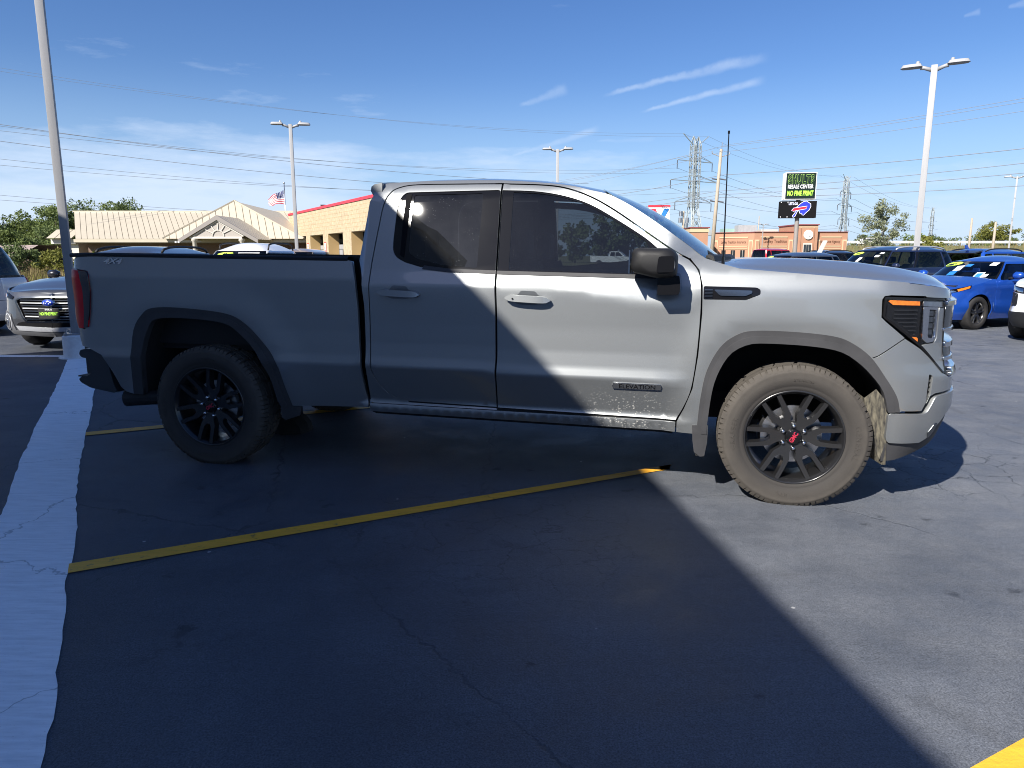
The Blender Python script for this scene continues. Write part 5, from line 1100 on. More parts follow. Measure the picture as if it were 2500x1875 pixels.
    def back(u, v):
        q = v * 2 - 1; z = .60 + 1.27 * u; x0 = np.interp(z, [.6, 1.12, 1.283, 1.396, 1.531, 1.762, 1.80, 1.872], [1.146, 1.146, 1.128, 1.106, 1.116, 1.132, 1.150, 1.157])
        return (x0, -q * -TS.P(1.16, z, -.001)[1], z + .03 * u ** 4 * (1 - q * q))
    grid('cab_back', back, 20, 8, G, T, flip=True)
    MB().box((1.085, -.62, 1.42), (1.10, .62, 1.76), .005).build('rear_window', M['tint2'], T)
    # spoiler lip at the rear of the roof
    sv = []
    for q in np.linspace(-1, 1, 17):
        dz = .045 * (1 - abs(q) ** 2.4); y = .79 * q
        sv += [(x + .004 * abs(q), y * (1 + .02 * i * 0), z + dz) for i, (x, z) in enumerate(((1.20, 1.880), (1.150, 1.873), (1.128, 1.858), (1.122, 1.832), (1.140, 1.800), (1.20, 1.80)))]
    m = MB(); m.add(sv, [(i * 6 + k, i * 6 + (k + 1) % 6, i * 6 + 6 + (k + 1) % 6, i * 6 + 6 + k) for i in range(16) for k in range(6)] + [tuple(range(6)), tuple(16 * 6 + k for k in range(6))]); m.build('roof_spoiler', G, T, auto=40)
    # ---- tail lamps, rear bumper, exhaust
    tl = fil([(-1.165, 1.338), (-.905, 1.318), (-.888, 1.295), (-.884, 1.184), (-.907, 1.05), (-.937, .936), (-1.03, .922), (-1.07, .98), (-1.155, 1.226)], .012, 3)
    for o in skin('tail_light', TS, tl, M['red'], T, off=.010, flange=.03):
        sd = 1 if np.mean([v.co.y for v in o.data.vertices]) < 0 else -1
        skin('lamp_bezel', TS, fil([(-.985, 1.324), (-.903, 1.319), (-.887, 1.295), (-.883, 1.184), (-.906, 1.05), (-.938, .935), (-.975, .928), (-.955, 1.05), (-.945, 1.2), (-.962, 1.30)], .01, 2), M['reddark'], o, off=.0125, flange=.01, sides=(sd,))
    rb = [(-1.20, .60), (-1.20, .77), (-1.05, .775), (-.95, .782), (-.86, .745), (-.835, .62), (-.785, .475), (-.84, .462), (-1.0, .50)]
    fnY = lambda y0, y1: (lambda u, v, d: (u, y0 + (y1 - y0) * d, v))
    m = MB(); m.prism(fil([(-1.080, .735), (-1.062, .778), (-1.0, .790), (-.93, .788), (-.84, .735), (-.815, .66), (-.79, .53), (-.76, .475), (-.80, .455), (-1.0, .485), (-1.085, .525), (-1.105, .560), (-1.07, .588), (-1.0, .60), (-.965, .655), (-.985, .695), (-1.055, .703)], .022, 4), 0, 1, fnY(-.955, -.74), inset=.012)
    m.prism(fil([(-1.22, .77), (-.93, .785), (-.83, .7), (-.80, .48), (-1.1, .47), (-1.22, .55)], .02, 3), 0, 1, fnY(-.74, .74))
    m.prism(fil([(-1.080, .735), (-1.062, .778), (-.93, .788), (-.84, .735), (-.79, .53), (-.80, .455), (-1.085, .525), (-1.105, .560), (-1.00, .60), (-.985, .695), (-1.055, .703)], .018, 3), 1, 0, fnY(.74, .955))
    m.build('rear_bumper', M['satinblack'], T, auto=30)
    m = MB(); m.box((-1.10, -.95, .573), (-1.0, -.76, .583), .004); o = m.build('bumper_step', M['plastic'], T); mirror_y(o)
    m = MB(); m.tube([(-.30, -.84, .44), (-.55, -.88, .435), (-.74, -.915, .425)], [.05, .055, .058], 14, False); m.build('exhaust_pipe', M['plastic'], T)
    # ---- underside, cabin
    m = MB(); m.box((-1.0, -.55, .42), (4.3, -.45, .58)); m.box((-1.0, .45, .42), (4.3, .55, .58)); m.box((1.15, -.93, .42), (3.1, .93, .50)); m.box((3.1, -.5, .40), (4.2, .5, 1.0)); m.box((-.9, -.5, .6), (1.0, .5, .78))
    m.tube([(-.03, -.75, .40), (-.03, .75, .40)], .06, 10); m.tube([(3.735, -.75, .38), (3.735, .75, .38)], .05, 10); m.lathe([(0, -.16), (.15, -.1), (.17, 0), (.15, .1), (0, .16)], 14); m.build('chassis', M['liner'], T)
    m = MB(); m.box((1.16, -.86, .5), (3.15, .86, .56)); m.box((1.16, -.80, .56), (1.19, .80, 1.25))
    for sd in (1, -1): m.box((1.2, sd * .90, .5), (3.1, sd * .93, 1.28))
    m.box((2.80, -.85, 1.0), (3.15, .85, 1.34), .06); m.tube([(2.62, .45, 1.12), (2.85, .45, 1.05)], .03, 8); m.build('cabin_lining', M['inner'], T)
    for x, y, z, d in ((2.15, .42, .82, .5), (2.15, -.42, .82, .5), (1.36, -.40, .82, .42), (1.36, .40, .82, .42)):
        m = MB(); m.box((x, y - .25, .60), (x + d, y + .25, z), .06); m.tube([(x + .06, y, z - .04), (x - .04, y, 1.12), (x - .10, y, 1.36)], [.13, .15, .12], 10); m.box((x - .15, y - .13, 1.40), (x - .05, y + .13, 1.60), .04); m.build('seat', M['inner'], T)
    m = MB(); m.lathe([(.17, -.015), (.185, 0), (.17, .015)], 24, 'y'); o = m.build('steering_wheel', M['inner'], T); o.location = (2.60, .45, 1.16); o.rotation_euler = (0, 0, R(90))
    # ---- mirrors, antenna
    for sd in (1, -1):
        s = -sd
        def bx(x0, x1, w0, w1, z0, z1): return ((x0, s * w0, z0), (x1, s * w1, z1))
        m = MB(); sec = []
        for t, (x0, x1, z0, z1, w) in enumerate([(2.815, 3.035, 1.335, 1.452, .985), (2.80, 3.055, 1.318, 1.466, 1.03), (2.795, 3.055, 1.318, 1.470, 1.10), (2.80, 3.045, 1.324, 1.466, 1.17), (2.825, 3.02, 1.34, 1.452, 1.205), (2.86, 2.99, 1.365, 1.43, 1.213)]):
            ring = fil([(x0, z0 + .02), (x0 + .012, z1), (x1 - .035, z1 - .004), (x1, z1 - .04), (x1 - .004, z0 - .012), (x1 - .10, z0 - .018)], .035, 4); sec.append([(x, s * w, z) for x, z in ring])
        n = len(sec[0]); v = [p for r in sec for p in r]; f = [(i * n + k, i * n + (k + 1) % n, (i + 1) * n + (k + 1) % n, (i + 1) * n + k) for i in range(len(sec) - 1) for k in range(n)] + [tuple(range(n)), tuple(range((len(sec) - 1) * n, len(sec) * n))]
        m.add(v, f); mo = m.build('side_mirror', M['plastic'], T, auto=50)
        m = MB(); m.prism(fil([(2.935, 1.20), (3.075, 1.205), (3.085, 1.25), (3.075, 1.33), (2.94, 1.335)], .02, 3), 0, 1, lambda u, v, d: (u, s * (1.135 - .20 * d), v), inset=.012); m.build('mirror_arm', M['gloss'], mo, auto=30)
        m = MB(); m.prism(fil([(2.945, 1.428), (3.03, 1.430), (3.042, 1.40), (3.04, 1.335), (2.935, 1.33)], .02, 3), 0, 1, lambda u, v, d: (u + .0, s * (1.216 - .05 * d), v), inset=.006); m.build('mirror_cap', M['gloss'], mo, auto=30)
        m = MB(); m.box((2.791, s * 1.02, 1.33), (2.797, s * 1.18, 1.455)); m.build('mirror_glass', M['chrome'], mo)
    m = MB(); m.tube([(3.305, -.875, 1.372), (3.305, -.875, 1.42)], [.011, .007], 8); m.tube([(3.305, -.875, 1.42), (3.30, -.876, 2.09)], [.0042, .0030], 6); m.tube([(3.30, -.876, 2.09), (3.30, -.876, 2.106)], .006, 6); m.build('antenna', M['gloss'], T)
    # ---- wheels
    truck_wheel(T, (-.03, -.865, .408), False, 17); truck_wheel(T, (3.735, -.865, .408), True, 2)
    for x in (-.03, 3.735):
        src = [c for c in T.children if c.name.startswith('wheel') and c.type == 'EMPTY' and abs(c.location.x - x) < .01 and c.location.y < 0][0]
        c = copy_tree(src, T); c.location = (x, .865, .408); c.rotation_euler = (0, 0, math.pi)
    return T

def resample_n(p, n):
    q = np.array(p, float); L = np.concatenate([[0], np.cumsum(np.hypot(*np.diff(q, axis=0).T))]); t = np.linspace(0, L[-1], n)
    return list(zip(np.interp(t, L, q[:, 0]).tolist(), np.interp(t, L, q[:, 1]).tolist()))

def handle(o, x, z, sd, lock):
    """recess and pull handle on a door"""
    P = lambda a, b, c: tuple(np.array(TS.P(a, b, c)) * np.array((1, sd, 1)))
    cup = fil([(x - .085, z - .022), (x - .05, z - .036), (x + .04, z - .038), (x + .085, z - .024), (x + .10, z + .012), (x + .06, z + .020), (x + .045, z + .044), (x - .045, z + .048), (x - .06, z + .024), (x - .10, z + .016)], .02, 3)
    skin('handle_cup', TS, cup, M['badge'], o, off=.0015, flange=.004, sides=(sd,), sp=(.03, .015))
    m = MB(); n = 12; sec = []
    for i in range(n + 1):
        t = i / n * 2 - 1; a = x + t * .138; h = .021 * (1 - abs(t) ** 6) ** .5 + .002; out = .048 - .018 * abs(t) ** 3; zz = z - .007 * t - .002
        sec.append([P(a, zz + h, .004 if abs(t) > .6 else .03), P(a, zz + h * .9, out), P(a, zz - h * .75, out + .003), P(a, zz - h, .004 if abs(t) > .6 else .03)])
    m.add([p for s in sec for p in s], [(i * 4 + k, i * 4 + (k + 1) % 4, i * 4 + 4 + (k + 1) % 4, i * 4 + 4 + k) for i in range(n) for k in range(4)] + [(0, 1, 2, 3), tuple(n * 4 + k for k in range(4))])
    m.build('door_handle', M['grey'], o, auto=45)
    if lock:
        m = MB(); m.tube([P(x - .085, z + .002, .047), P(x - .085, z + .002, .0525)], .005, 8); m.build('door_lock', M['gap'], o)
TRUCK = build_truck()
# ---------------------------------------------------------------- parked cars
class Loft:
    """greenhouse skin between a plan at the belt and a plan at the roof"""
    def __init__(S, p0, p1, z0, z1, bulge=.03):
        a = np.array(cr(p0, 24)); b = np.array(cr(p1, 24)); L = np.concatenate([[0], np.cumsum(np.hypot(*np.diff(a, axis=0).T))])
        i = 24 * 4; S.s = L - L[i] + a[i, 0]; S.a, S.b, S.z0, S.z1, S.bu = a, b, z0, z1, bulge
        S.k = [float(S.s[24 * j]) for j in range(len(p0))]; S.s0, S.s1 = S.s[0], S.s[-1]
        S.n0 = S._nrm(a); S.n1 = S._nrm(b)
    def _nrm(S, p):
        t = np.gradient(p, axis=0); l = np.maximum(np.hypot(t[:, 0], t[:, 1]), 1e-9); n = np.stack([-t[:, 1] / l, t[:, 0] / l], 1); n[0] = (-1, 0); n[-1] = (1, 0); return n
    def P(S, s, z, off=0):
        s = np.asarray(s, float); z = np.asarray(z, float); t = (z - S.z0) / (S.z1 - S.z0)
        I = lambda arr: np.interp(s, S.s, arr)
        x = I(S.a[:, 0]) * (1 - t) + I(S.b[:, 0]) * t; w = I(S.a[:, 1]) * (1 - t) + I(S.b[:, 1]) * t
        nx = I(S.n0[:, 0]) * (1 - t) + I(S.n1[:, 0]) * t; nw = I(S.n0[:, 1]) * (1 - t) + I(S.n1[:, 1]) * t
        o = off + S.bu * 4 * np.clip(t, 0, 1) * (1 - np.clip(t, 0, 1))
        return np.stack([x + nx * o, -np.maximum(w + nw * o, 0), z + 0 * s], -1)
    N = Shell.N

M['carglass'] = glass('car window glass', (.30, .34, .36), 0.0)
M['sticker'] = material('lime windscreen sticker', (.62, .85, .10), .5)
M['alloy'] = material('machined alloy', (.50, .50, .51), .3, 1.0)
M['greyclad'] = material('grey lower cladding', (.09, .092, .10), .55)
M['silverplast'] = material('silver plastic', (.55, .56, .58), .35, .6)

def car_wheel(parent, x, y, Rw, wid, style=5, rim=M['alloy'], flip=False, rr=.66):
    w = wheel_empty(parent, (x, y, Rw), flip); Y = lambda t: -t; h = wid / 2; q = Rw * rr
    MB().lathe([(q - .005, Y(h - .03)), (q + .004, Y(h - .006)), (q + .03, Y(h)), (Rw - .05, Y(h)), (Rw - .018, Y(h - .012)), (Rw - .004, Y(h - .035)), (Rw, Y(0)), (Rw - .004, Y(-h + .03)), (Rw - .03, Y(-h)), (q, Y(-h + .02))], 40).build('tyre', M['rubber'] if False else M['tyre'], w, True)
    b = MB(); b.lathe([(q, Y(h - .022)), (q - .012, Y(h - .03)), (q - .022, Y(h - .06)), (q - .022, Y(-h + .03))], 40); b.lathe([(0, Y(h - .10)), (q - .02, Y(h - .10))], 24); b.build('rim', M['satin'], w, True)
    for k in range(style):
        th = 2 * math.pi * k / style + .35
        def fn(u, v, d, th=th): return (u * math.cos(th) - v * math.sin(th), Y(h - .045 + .02 * (u / q) - d), u * math.sin(th) + v * math.cos(th))
        m = MB(); m.prism([(.03, -.03), (.09, -.032), (q - .01, -.055), (q - .01, -.018), (.10, -.004), (q - .01, .030), (q - .01, .055), (.09, .03), (.03, .03)], 0, .04, fn, inset=.004); m.build('spoke', rim, w)
    MB().lathe([(0, Y(h - .03)), (.03, Y(h - .032)), (.04, Y(h - .06))], 20).build('hub_cap', M['satin'], w, True); return w

def car(name, label, cat, loc, rz, paint, K, group='cars parked on the lot'):
    """K: L W H wb fo R zb(belt) zh(hood rear) zf(hood front edge) zd(deck) gf gr rf rr(greenhouse), wg wr, zr, suv flag"""
    T = thing(name, label, cat, loc, rz, group); k = dict(dict(z0=.22, clad=None, doors=None, glass=M['carglass'], spokes=5, rim=M['alloy'], tyrew=.21, mirror=True, rails=False, hoodcrown=.05, arch=1.12), **K)
    L, Wd, wb, fo, Rw, zb = (k[q] for q in ('L', 'W', 'wb', 'fo', 'R', 'zb')); xr, xf, w0 = -(L - wb - fo), wb + fo, Wd / 2
    plan = [(xr, 0), (xr + .03, .5 * w0), (xr + .13, .84 * w0), (xr + .42, .965 * w0), (xr + 1.1, w0), (wb - .5, w0), (xf - .80, .985 * w0), (xf - .36, k.get('full', .88) * w0), (xf - .13, (k.get('full', .88) - .20) * w0), (xf - .03, .34 * w0), (xf, 0)]
    D = Table([(.1, -.10), (k['z0'], -.06), (.34, -.012), (.46, .0), (.58, -.016), (.74, -.010), (zb - .12, .0), (zb - .02, -.035), (zb + .02, -.06), (zb + .2, -.14)], .014)
    Fr = k.get('front') or Table([(.15, -.12), (.3, -.01), (.5, .0), (.62, -.02), (k['zf'] - .05, -.05), (k['zf'] + .03, -.12)], .02)
    Re = Table([(.15, -.12), (.35, -.0), (.6, -.01), (k['zd'] - .05, -.05), (k['zd'] + .1, -.10)], .02)
    axl = (0, wb)
    def ex(s, z):
        o = 0
        for a in axl:
            rho = np.hypot(s - a, z - Rw) / (Rw * k['arch']); o = o + .018 * smoothstep(1.3, 1.02, rho) * smoothstep(0, .2, z - Rw + .1)
        return o
    S = Shell(plan, lambda s, z: D(z), lambda s, z: Fr(z), lambda s, z: Re(z), xref=wb * .5, extra=ex)
    TX = [S.s0, xr + .25, k['gr'], k['gr'] + .5, wb * .5, k['gf'] - .7, k['gf'] - .1, xf - .75, xf - .3, S.s1]; TZ = [k['zd'], k['zd'] + .01, zb + .01 if not k.get('suv') else zb, zb, zb - .015, zb - .03, k['zh'], (k['zh'] + k['zf']) / 2 + .02, k['zf'] + .01, k['zf']]
    top = lambda s: float(np.interp(s, TX, TZ))
    ra = Rw * k['arch']
    def bot(s):
        z = k['z0']
        for a in axl:
            if abs(s - a) < ra: z = max(z, Rw + math.sqrt(ra * ra - (s - a) ** 2) * 1.0)
        return z
    def poly(a, b, zt=None, zb_=None, n=40):
        ss = np.unique(np.concatenate([np.linspace(a, b, n)] + [np.clip(q + ra * np.cos(np.linspace(0, math.pi, 25)), a, b) for q in axl]))
        lo = [(s, bot(s) if zb_ is None else max(bot(s), zb_(s))) for s in ss]; hi = [(s, top(s) if zt is None else min(top(s), zt(s))) for s in ss[::-1]]
        return [p for p in lo + hi]
    c = k['doors'] or (wb * .10 + .30, wb * .5, wb - ra - .10)
    fb, rb = xf - .62, xr + .45
    g = .004
    kw = dict(sp=(.12, .06), edge=.06, flange=.018)
    skin('rear_bumper', S, poly(S.s0 + .001, rb - g, zt=lambda s: .62), k['clad'] if False else paint, T, **kw)
    skin('quarter_panel', S, poly(S.s0 + .001, c[0] - g, zb_=lambda s: .628 if s < rb else 0), paint, T, **kw)
    skin('rear_door', S, poly(c[0] + g, c[1] - g), paint, T, **kw); skin('front_door', S, poly(c[1] + g, c[2] - g), paint, T, **kw)
    skin('front_fender', S, poly(c[2] + g, fb - g), paint, T, **kw)
    if k.get('nose'): k['nose'](S, T, fb, paint)
    else: skin('front_bumper', S, poly(fb + g, S.s1 - .001), paint, T, **kw)
    skin('inner_skin', S, [(xr + .2, k['z0'] + .02), (-ra, .3), (-ra * .6, Rw + ra), (ra * .6, Rw + ra), (ra, .3), (wb - ra, .3), (wb - ra * .6, Rw + ra), (wb + ra * .6, Rw + ra), (wb + ra, .3), (S.s1 - .1, .3), (S.s1 - .1, k['zf'] - .02), (xf - .6, k['zf']), (wb, zb - .08), (xr + .2, min(zb, k['zd']) - .05)], M['gap'], T, off=-.035, flange=0, sp=(.3, .3), edge=.2)
    if k['clad']:
        skin('sill_cladding', S, [(ra + .02, k['z0'] - .02), (wb - ra - .02, k['z0'] - .02), (wb - ra - .02, k['z0'] + .16), (ra + .02, k['z0'] + .16)], k['clad'], T, off=.012, **kw)
        for a in axl:
            arc = lambda r, a0, a1: [(a + r * math.cos(t), Rw + r * math.sin(t)) for t in np.linspace(a0, a1, 28)]
            skin('arch_cladding', S, arc(ra + .06, R(-12), R(192)) + arc(ra, R(192), R(-12)), k['clad'], T, off=.012, flange=.03, sp=(.1, .1))
    # caps
    def cap(nm, s0, s1, crown, bow=0):
        def fn(u, v):
            s = s0 + (s1 - s0) * u; q = v * 2 - 1; p = S.P(s, top(s), -.001); return (p[0] + bow * (1 - q * q) * (1 - u), p[1] * -q, p[2] + crown * (1 - abs(q) ** 2.4) * min(1, abs(p[1]) / (.6 * w0)))
        return grid(nm, fn, 24, 16, paint, T)
    cap('hood', k['gf'] - .55, S.s1 - .002, k['hoodcrown'])
    if not k.get('suv'): cap('boot_lid', S.s0 + .002, k['gr'] + .5, .03)
    # greenhouse
    gf, gr, rf, rr, wg, wr, zr = (k[q] for q in ('gf', 'gr', 'rf', 'rr', 'wg', 'wr', 'zr')); zg = zb - .03; zt = zr - k.get('crown', .12)
    p0 = [(gr, 0), (gr + .03, .5 * wg), (gr + .12, .80 * wg), (gr + .38, .965 * wg), ((gr + gf) / 2 - .1, wg), (gf - 1.0, .99 * wg), (gf - .42, .90 * wg), (gf - .14, .58 * wg), (gf, 0)]
    p1 = [(rr, 0), (rr + .02, .5 * wr), (rr + .07, .80 * wr), (rr + .28, .965 * wr), ((rr + rf) / 2 - .1, wr), (rf - .45, .985 * wr), (rf - .12, .92 * wr), (rf - .04, .58 * wr), (rf, 0)]
    Gs = Loft(p0, p1, zg, zt); K_ = Gs.k; sA, sC = K_[6], K_[2]
    za, zc = zg + .055, zt - .045
    b1, b2 = k.get('bp', ((K_[4] + K_[5]) / 2 - .12, K_[3] + .25))
    w1 = fil([(b1 + .05, za), (sA - .10, za - .035), (sA - .045, za + .02), (sA - .045, zc), (b1 + .05, zc)], .03, 2)
    w2 = fil([(b2 + .03, za + .01), (b1 - .05, za), (b1 - .05, zc), (b2 + .03, zc)], .03, 2)
    w3 = fil([(sC + .10, za + .04), (b2 - .04, za + .012), (b2 - .04, zc), (sC + .12, zc - .01)], .04, 2) if k.get('suv') else None
    holes = [w1, w2] + ([w3] if w3 else [])
    skin('cabin_frame', Gs, [(sC, zg), (sA, zg), (sA, zt), (sC, zt)], paint, T, holes, sp=(.15, .08), edge=.06, flange=.02)
    for q in holes: skin('window', Gs, q, k['glass'], T, off=-.008, flange=0, sp=(.2, .1), edge=.08)
    skin('window_trim', Gs, [(b1 - .045, za), (b1 + .045, za), (b1 + .045, zc), (b1 - .045, zc)], M['gloss'], T, off=.003, flange=.006, sp=(.2, .2))
    zi = zg + .01
    skin('windscreen_frame', Gs, [(sA + .004, zi), (Gs.s1, zi), (Gs.s1, zt), (sA + .004, zt)], M['gloss'], T, [[(sA + .05, zi + .03), (Gs.s1 - .002, zi + .03), (Gs.s1 - .002, zt - .03), (sA + .05, zt - .03)]], off=-.004, flange=0, sp=(.2, .1), edge=.06)
    skin('windscreen', Gs, [(sA + .04, zi + .02), (Gs.s1, zi + .02), (Gs.s1, zt - .02), (sA + .04, zt - .02)], k['glass'], T, off=-.008, flange=0, sp=(.2, .1), edge=.06)
    skin('rear_window', Gs, [(Gs.s0, zg + .04), (sC - .02, zg + .04), (sC - .02, zt - .02), (Gs.s0, zt - .02)], M['tint2'], T, off=-.003, flange=0, sp=(.2, .1), edge=.06)
    if k.get('suv'):
        skin('tailgate', S, [(S.s0, .63), (rb - .25, .63), (rb - .25, zg), (S.s0, zg)], paint, T, off=-.002, flange=0, sp=(.2, .1), edge=.08)
    def roof(u, v):
        s = Gs.s0 + (Gs.s1 - Gs.s0) * u; q = v * 2 - 1; p = Gs.P(s, zt, 0); xm = p[0]; e = min(1, max(0, (rf - xm) / .75)), min(1, max(0, (xm - rr) / .6)); return (xm, p[1] * -q, zt - .001 + (zr - zt) * (1 - abs(q) ** 3.2) * (1 - (1 - e[0]) ** 2) * (1 - (1 - e[1]) ** 2) * (.55 + .45 * (1 - abs(q) ** 2)))
    grid('roof', roof, 40, 16, k.get('roofpaint', paint), T)
    # cabin
    m = MB(); m.box((gr + .3, -wg + .10, .4), (gf - .35, wg - .10, zb - .12)); m.box((gf - .75, -wg + .12, zb - .15), (gf - .25, wg - .12, zb - .02), .03); m.build('cabin_lining', M['inner'], T)
    for sx in (wb * .5 + .05, wb * .5 - .85):
        for sy in (.36, -.36):
            m = MB(); m.box((sx - .12, sy - .23, zb - .4), (sx + .06, sy + .23, zb + .12), .05); m.box((sx - .14, sy - .12, zb + .15), (sx - .04, sy + .12, zb + .33), .04); m.build('seat', M['inner'], T)
    m = MB(); m.box((xr + .2, -w0 + .25, k['z0'] - .03), (xf - .25, w0 - .25, k['z0'] + .2))
    for a in axl: m.box((a - ra, -w0 + .28, .2), (a + ra, w0 - .28, zb - .1))
    m.build('underbody', M['liner'], T)
    for a in axl:
        for sd in (1, -1): car_wheel(T, a, -sd * (w0 - k['tyrew'] / 2 - .01), Rw, k['tyrew'], k['spokes'], k['rim'], sd < 0)
    if k['mirror']:
        for sd in (1, -1):
            y = -sd; xm = gf - .62
            mm = MB(); mm.tube([(xm, y * (w0 - .08), zb + .02), (xm - .01, y * (w0 + .05), zb + .05)], .03, 8); mo = mm.build('mirror_arm', M['plastic'], T, True)
            mm = MB(); mm.tube([(xm - .02, y * (w0 + .0), zb + .075), (xm, y * (w0 + .06), zb + .085), (xm - .01, y * (w0 + .15), zb + .085), (xm - .03, y * (w0 + .20), zb + .08)], [.05, .078, .07, .03], 12); o = mm.build('side_mirror', k.get('mirrorpaint', paint), T, True)
    if k['rails']:
        for sd in (1, -1):
            y = -sd * (wr - .07); xs = np.linspace(rr + .28, rf - .35, 9)
            mm = MB(); mm.tube([(xs[0] - .08, y, zt + .02)] + [(x, y, zr - .012 - .05 * ((i - 4) / 4) ** 4) for i, x in enumerate(xs)] + [(xs[-1] + .08, y, zt + .02)], .022, 8); mm.build('roof_rail', k.get('railmat', M['plastic']), T, True)
    return T, S, Gs, k

def windscreen_point(Gs, y, z, off=.004):
    """point on the windscreen at lateral place y and height z"""
    ss = np.linspace(Gs.k[6], Gs.s1, 200); P = Gs.P(ss, np.full(200, z), off); i = int(np.argmin(abs(-P[:, 1] - abs(y)))); return (P[i, 0], -y if y > 0 else -y, z)

def sticker(T, Gs, y, z, w, h, m, body=None, tilt=0.0, oval=False, tm=None):
    """flat sticker on the windscreen; y > 0 is the car's right"""
    n = 24 if oval else 4
    if oval: pts = [(w / 2 * math.cos(2 * math.pi * i / n), h / 2 * math.sin(2 * math.pi * i / n)) for i in range(n)]
    else: pts = [(-w / 2, -h / 2), (w / 2, -h / 2), (w / 2, h / 2), (-w / 2, h / 2)]
    c, s = math.cos(tilt), math.sin(tilt)
    def at(a, b, e=.003):
        yy, zz = y - (a * c - b * s), z + (a * s + b * c) * .62
        p = windscreen_point(Gs, yy, zz, e); return (p[0], -yy, zz)
    o = mk('sticker', [at(a, b) for a, b in pts], [tuple(range(n))], m, T)
    if body: lettering('sticker_print', body, h * .62, lambda x, yv, zv: at(x, yv, .006), tm or M['ink'], o, bold=.03)
    return o
M['blue'] = car_paint('bright blue paint', (.010, .065, .36), .30, .30); M['navyp'] = car_paint('dark navy paint', (.012, .018, .05), .3, .3); M['greyp'] = car_paint('mid grey paint', (.060, .063, .070), .45, .32); M['whitep'] = car_paint('white car paint', (.74, .75, .76), .0, .35); M['redp'] = car_paint('red car paint', (.50, .012, .02), .2, .3); M['blackp'] = car_paint('black car paint', (.012, .012, .014), .2, .3); M['beigep'] = car_paint('beige car paint', (.36, .28, .20), .4, .35); M['steelp'] = car_paint('dark slate paint', (.045, .055, .075), .4, .3)
SEDAN = dict(L=4.64, W=1.82, wb=2.71, fo=.90, R=.325, zb=.95, zh=.97, zf=.72, zd=.99, gf=2.42, gr=-.55, rf=1.62, rr=.20, wg=.79, wr=.58, zr=1.42, z0=.20)
SUV = dict(L=4.72, W=1.88, wb=2.72, fo=.92, R=.36, zb=1.05, zh=1.07, zf=.92, zd=1.0, gf=2.42, gr=-.98, rf=1.62, rr=-.72, wg=.85, wr=.66, zr=1.68, z0=.26, suv=True, rails=True, tyrew=.22)
def pol(S, y, s=0): return S.s1 - y                 # arc length of a place y metres from the nose centre
# --- bright blue sedan
def sedan_nose(S, T, fb, paint):
    g = [(pol(S, .60), .62), (pol(S, .50), .66), (S.s1 - .001, .66), (S.s1 - .001, .30), (pol(S, .30), .30), (pol(S, .45), .40)]
    t = [(fb + .004, .20)] + [(s, .20) for s in np.linspace(fb + .1, S.s1 - .001, 12)] + [(S.s1 - .001, .29), (pol(S, .32), .29), (pol(S, .47), .395), (pol(S, .62), .625), (pol(S, .51), .672), (S.s1 - .001, .672), (S.s1 - .001, .722), (pol(S, .7), .735), (fb + .004, .80)]
    skin('front_bumper', S, t, paint, T, sp=(.12, .06), edge=.05); skin('grille', S, g, M['gap'], T, off=-.02, flange=0)
    for z in (.36, .44, .52, .60): skin('grille_bar', S, [(pol(S, .46), z), (S.s1 - .001, z), (S.s1 - .001, z + .02), (pol(S, .46), z + .02)], M['darkchrome'], T, off=-.005, flange=.01)
    for q, nm, mm, o in (([(pol(S, 1.24), .80), (pol(S, .62), .655), (pol(S, .60), .735), (pol(S, .95), .80), (pol(S, 1.26), .86)], 'headlight', M['gloss'], .004), ([(pol(S, 1.21), .805), (pol(S, .98), .745), (pol(S, .96), .785), (pol(S, 1.22), .845)], 'turn_lamp', M['amber'], .010), ([(pol(S, .94), .735), (pol(S, .66), .675), (pol(S, .66), .72), (pol(S, .92), .775)], 'lamp_lens', M['chrome'], .009)): skin(nm, S, q, mm, T, off=o, flange=.012)
    skin('corner_vent', S, [(pol(S, .88), .36), (pol(S, .74), .30), (pol(S, .76), .58), (pol(S, .80), .62)], M['gap'], T, off=.004, flange=.01)
C1, S1_, G1, k1 = car('sedan', 'bright blue sedan with lime sticker on its windscreen', 'car', (11.09, 15.62, 0), R(204), M['blue'], dict(SEDAN, nose=sedan_nose, rim=M['alloy']))
sticker(C1, G1, .40, 1.24, .40, .13, M['sticker'], '2024', R(12), True); sticker(C1, G1, .12, 1.16, .15, .16, M['paper'], None, R(10)); sticker(C1, G1, .12, 1.06, .16, .12, M['paperblue'], None, R(10)); sticker(C1, G1, -.42, 1.03, .13, .18, M['paper'], None, R(6)); sticker(C1, G1, -.42, 1.03, .09, .13, M['paperblue'], None, R(6)); sticker(C1, G1, -.44, 1.25, .12, .09, M['paper']); sticker(C1, G1, -.52, 1.03, .07, .08, M['paper']); sticker(C1, G1, -.02, 1.22, .12, .08, M['paperblue'])
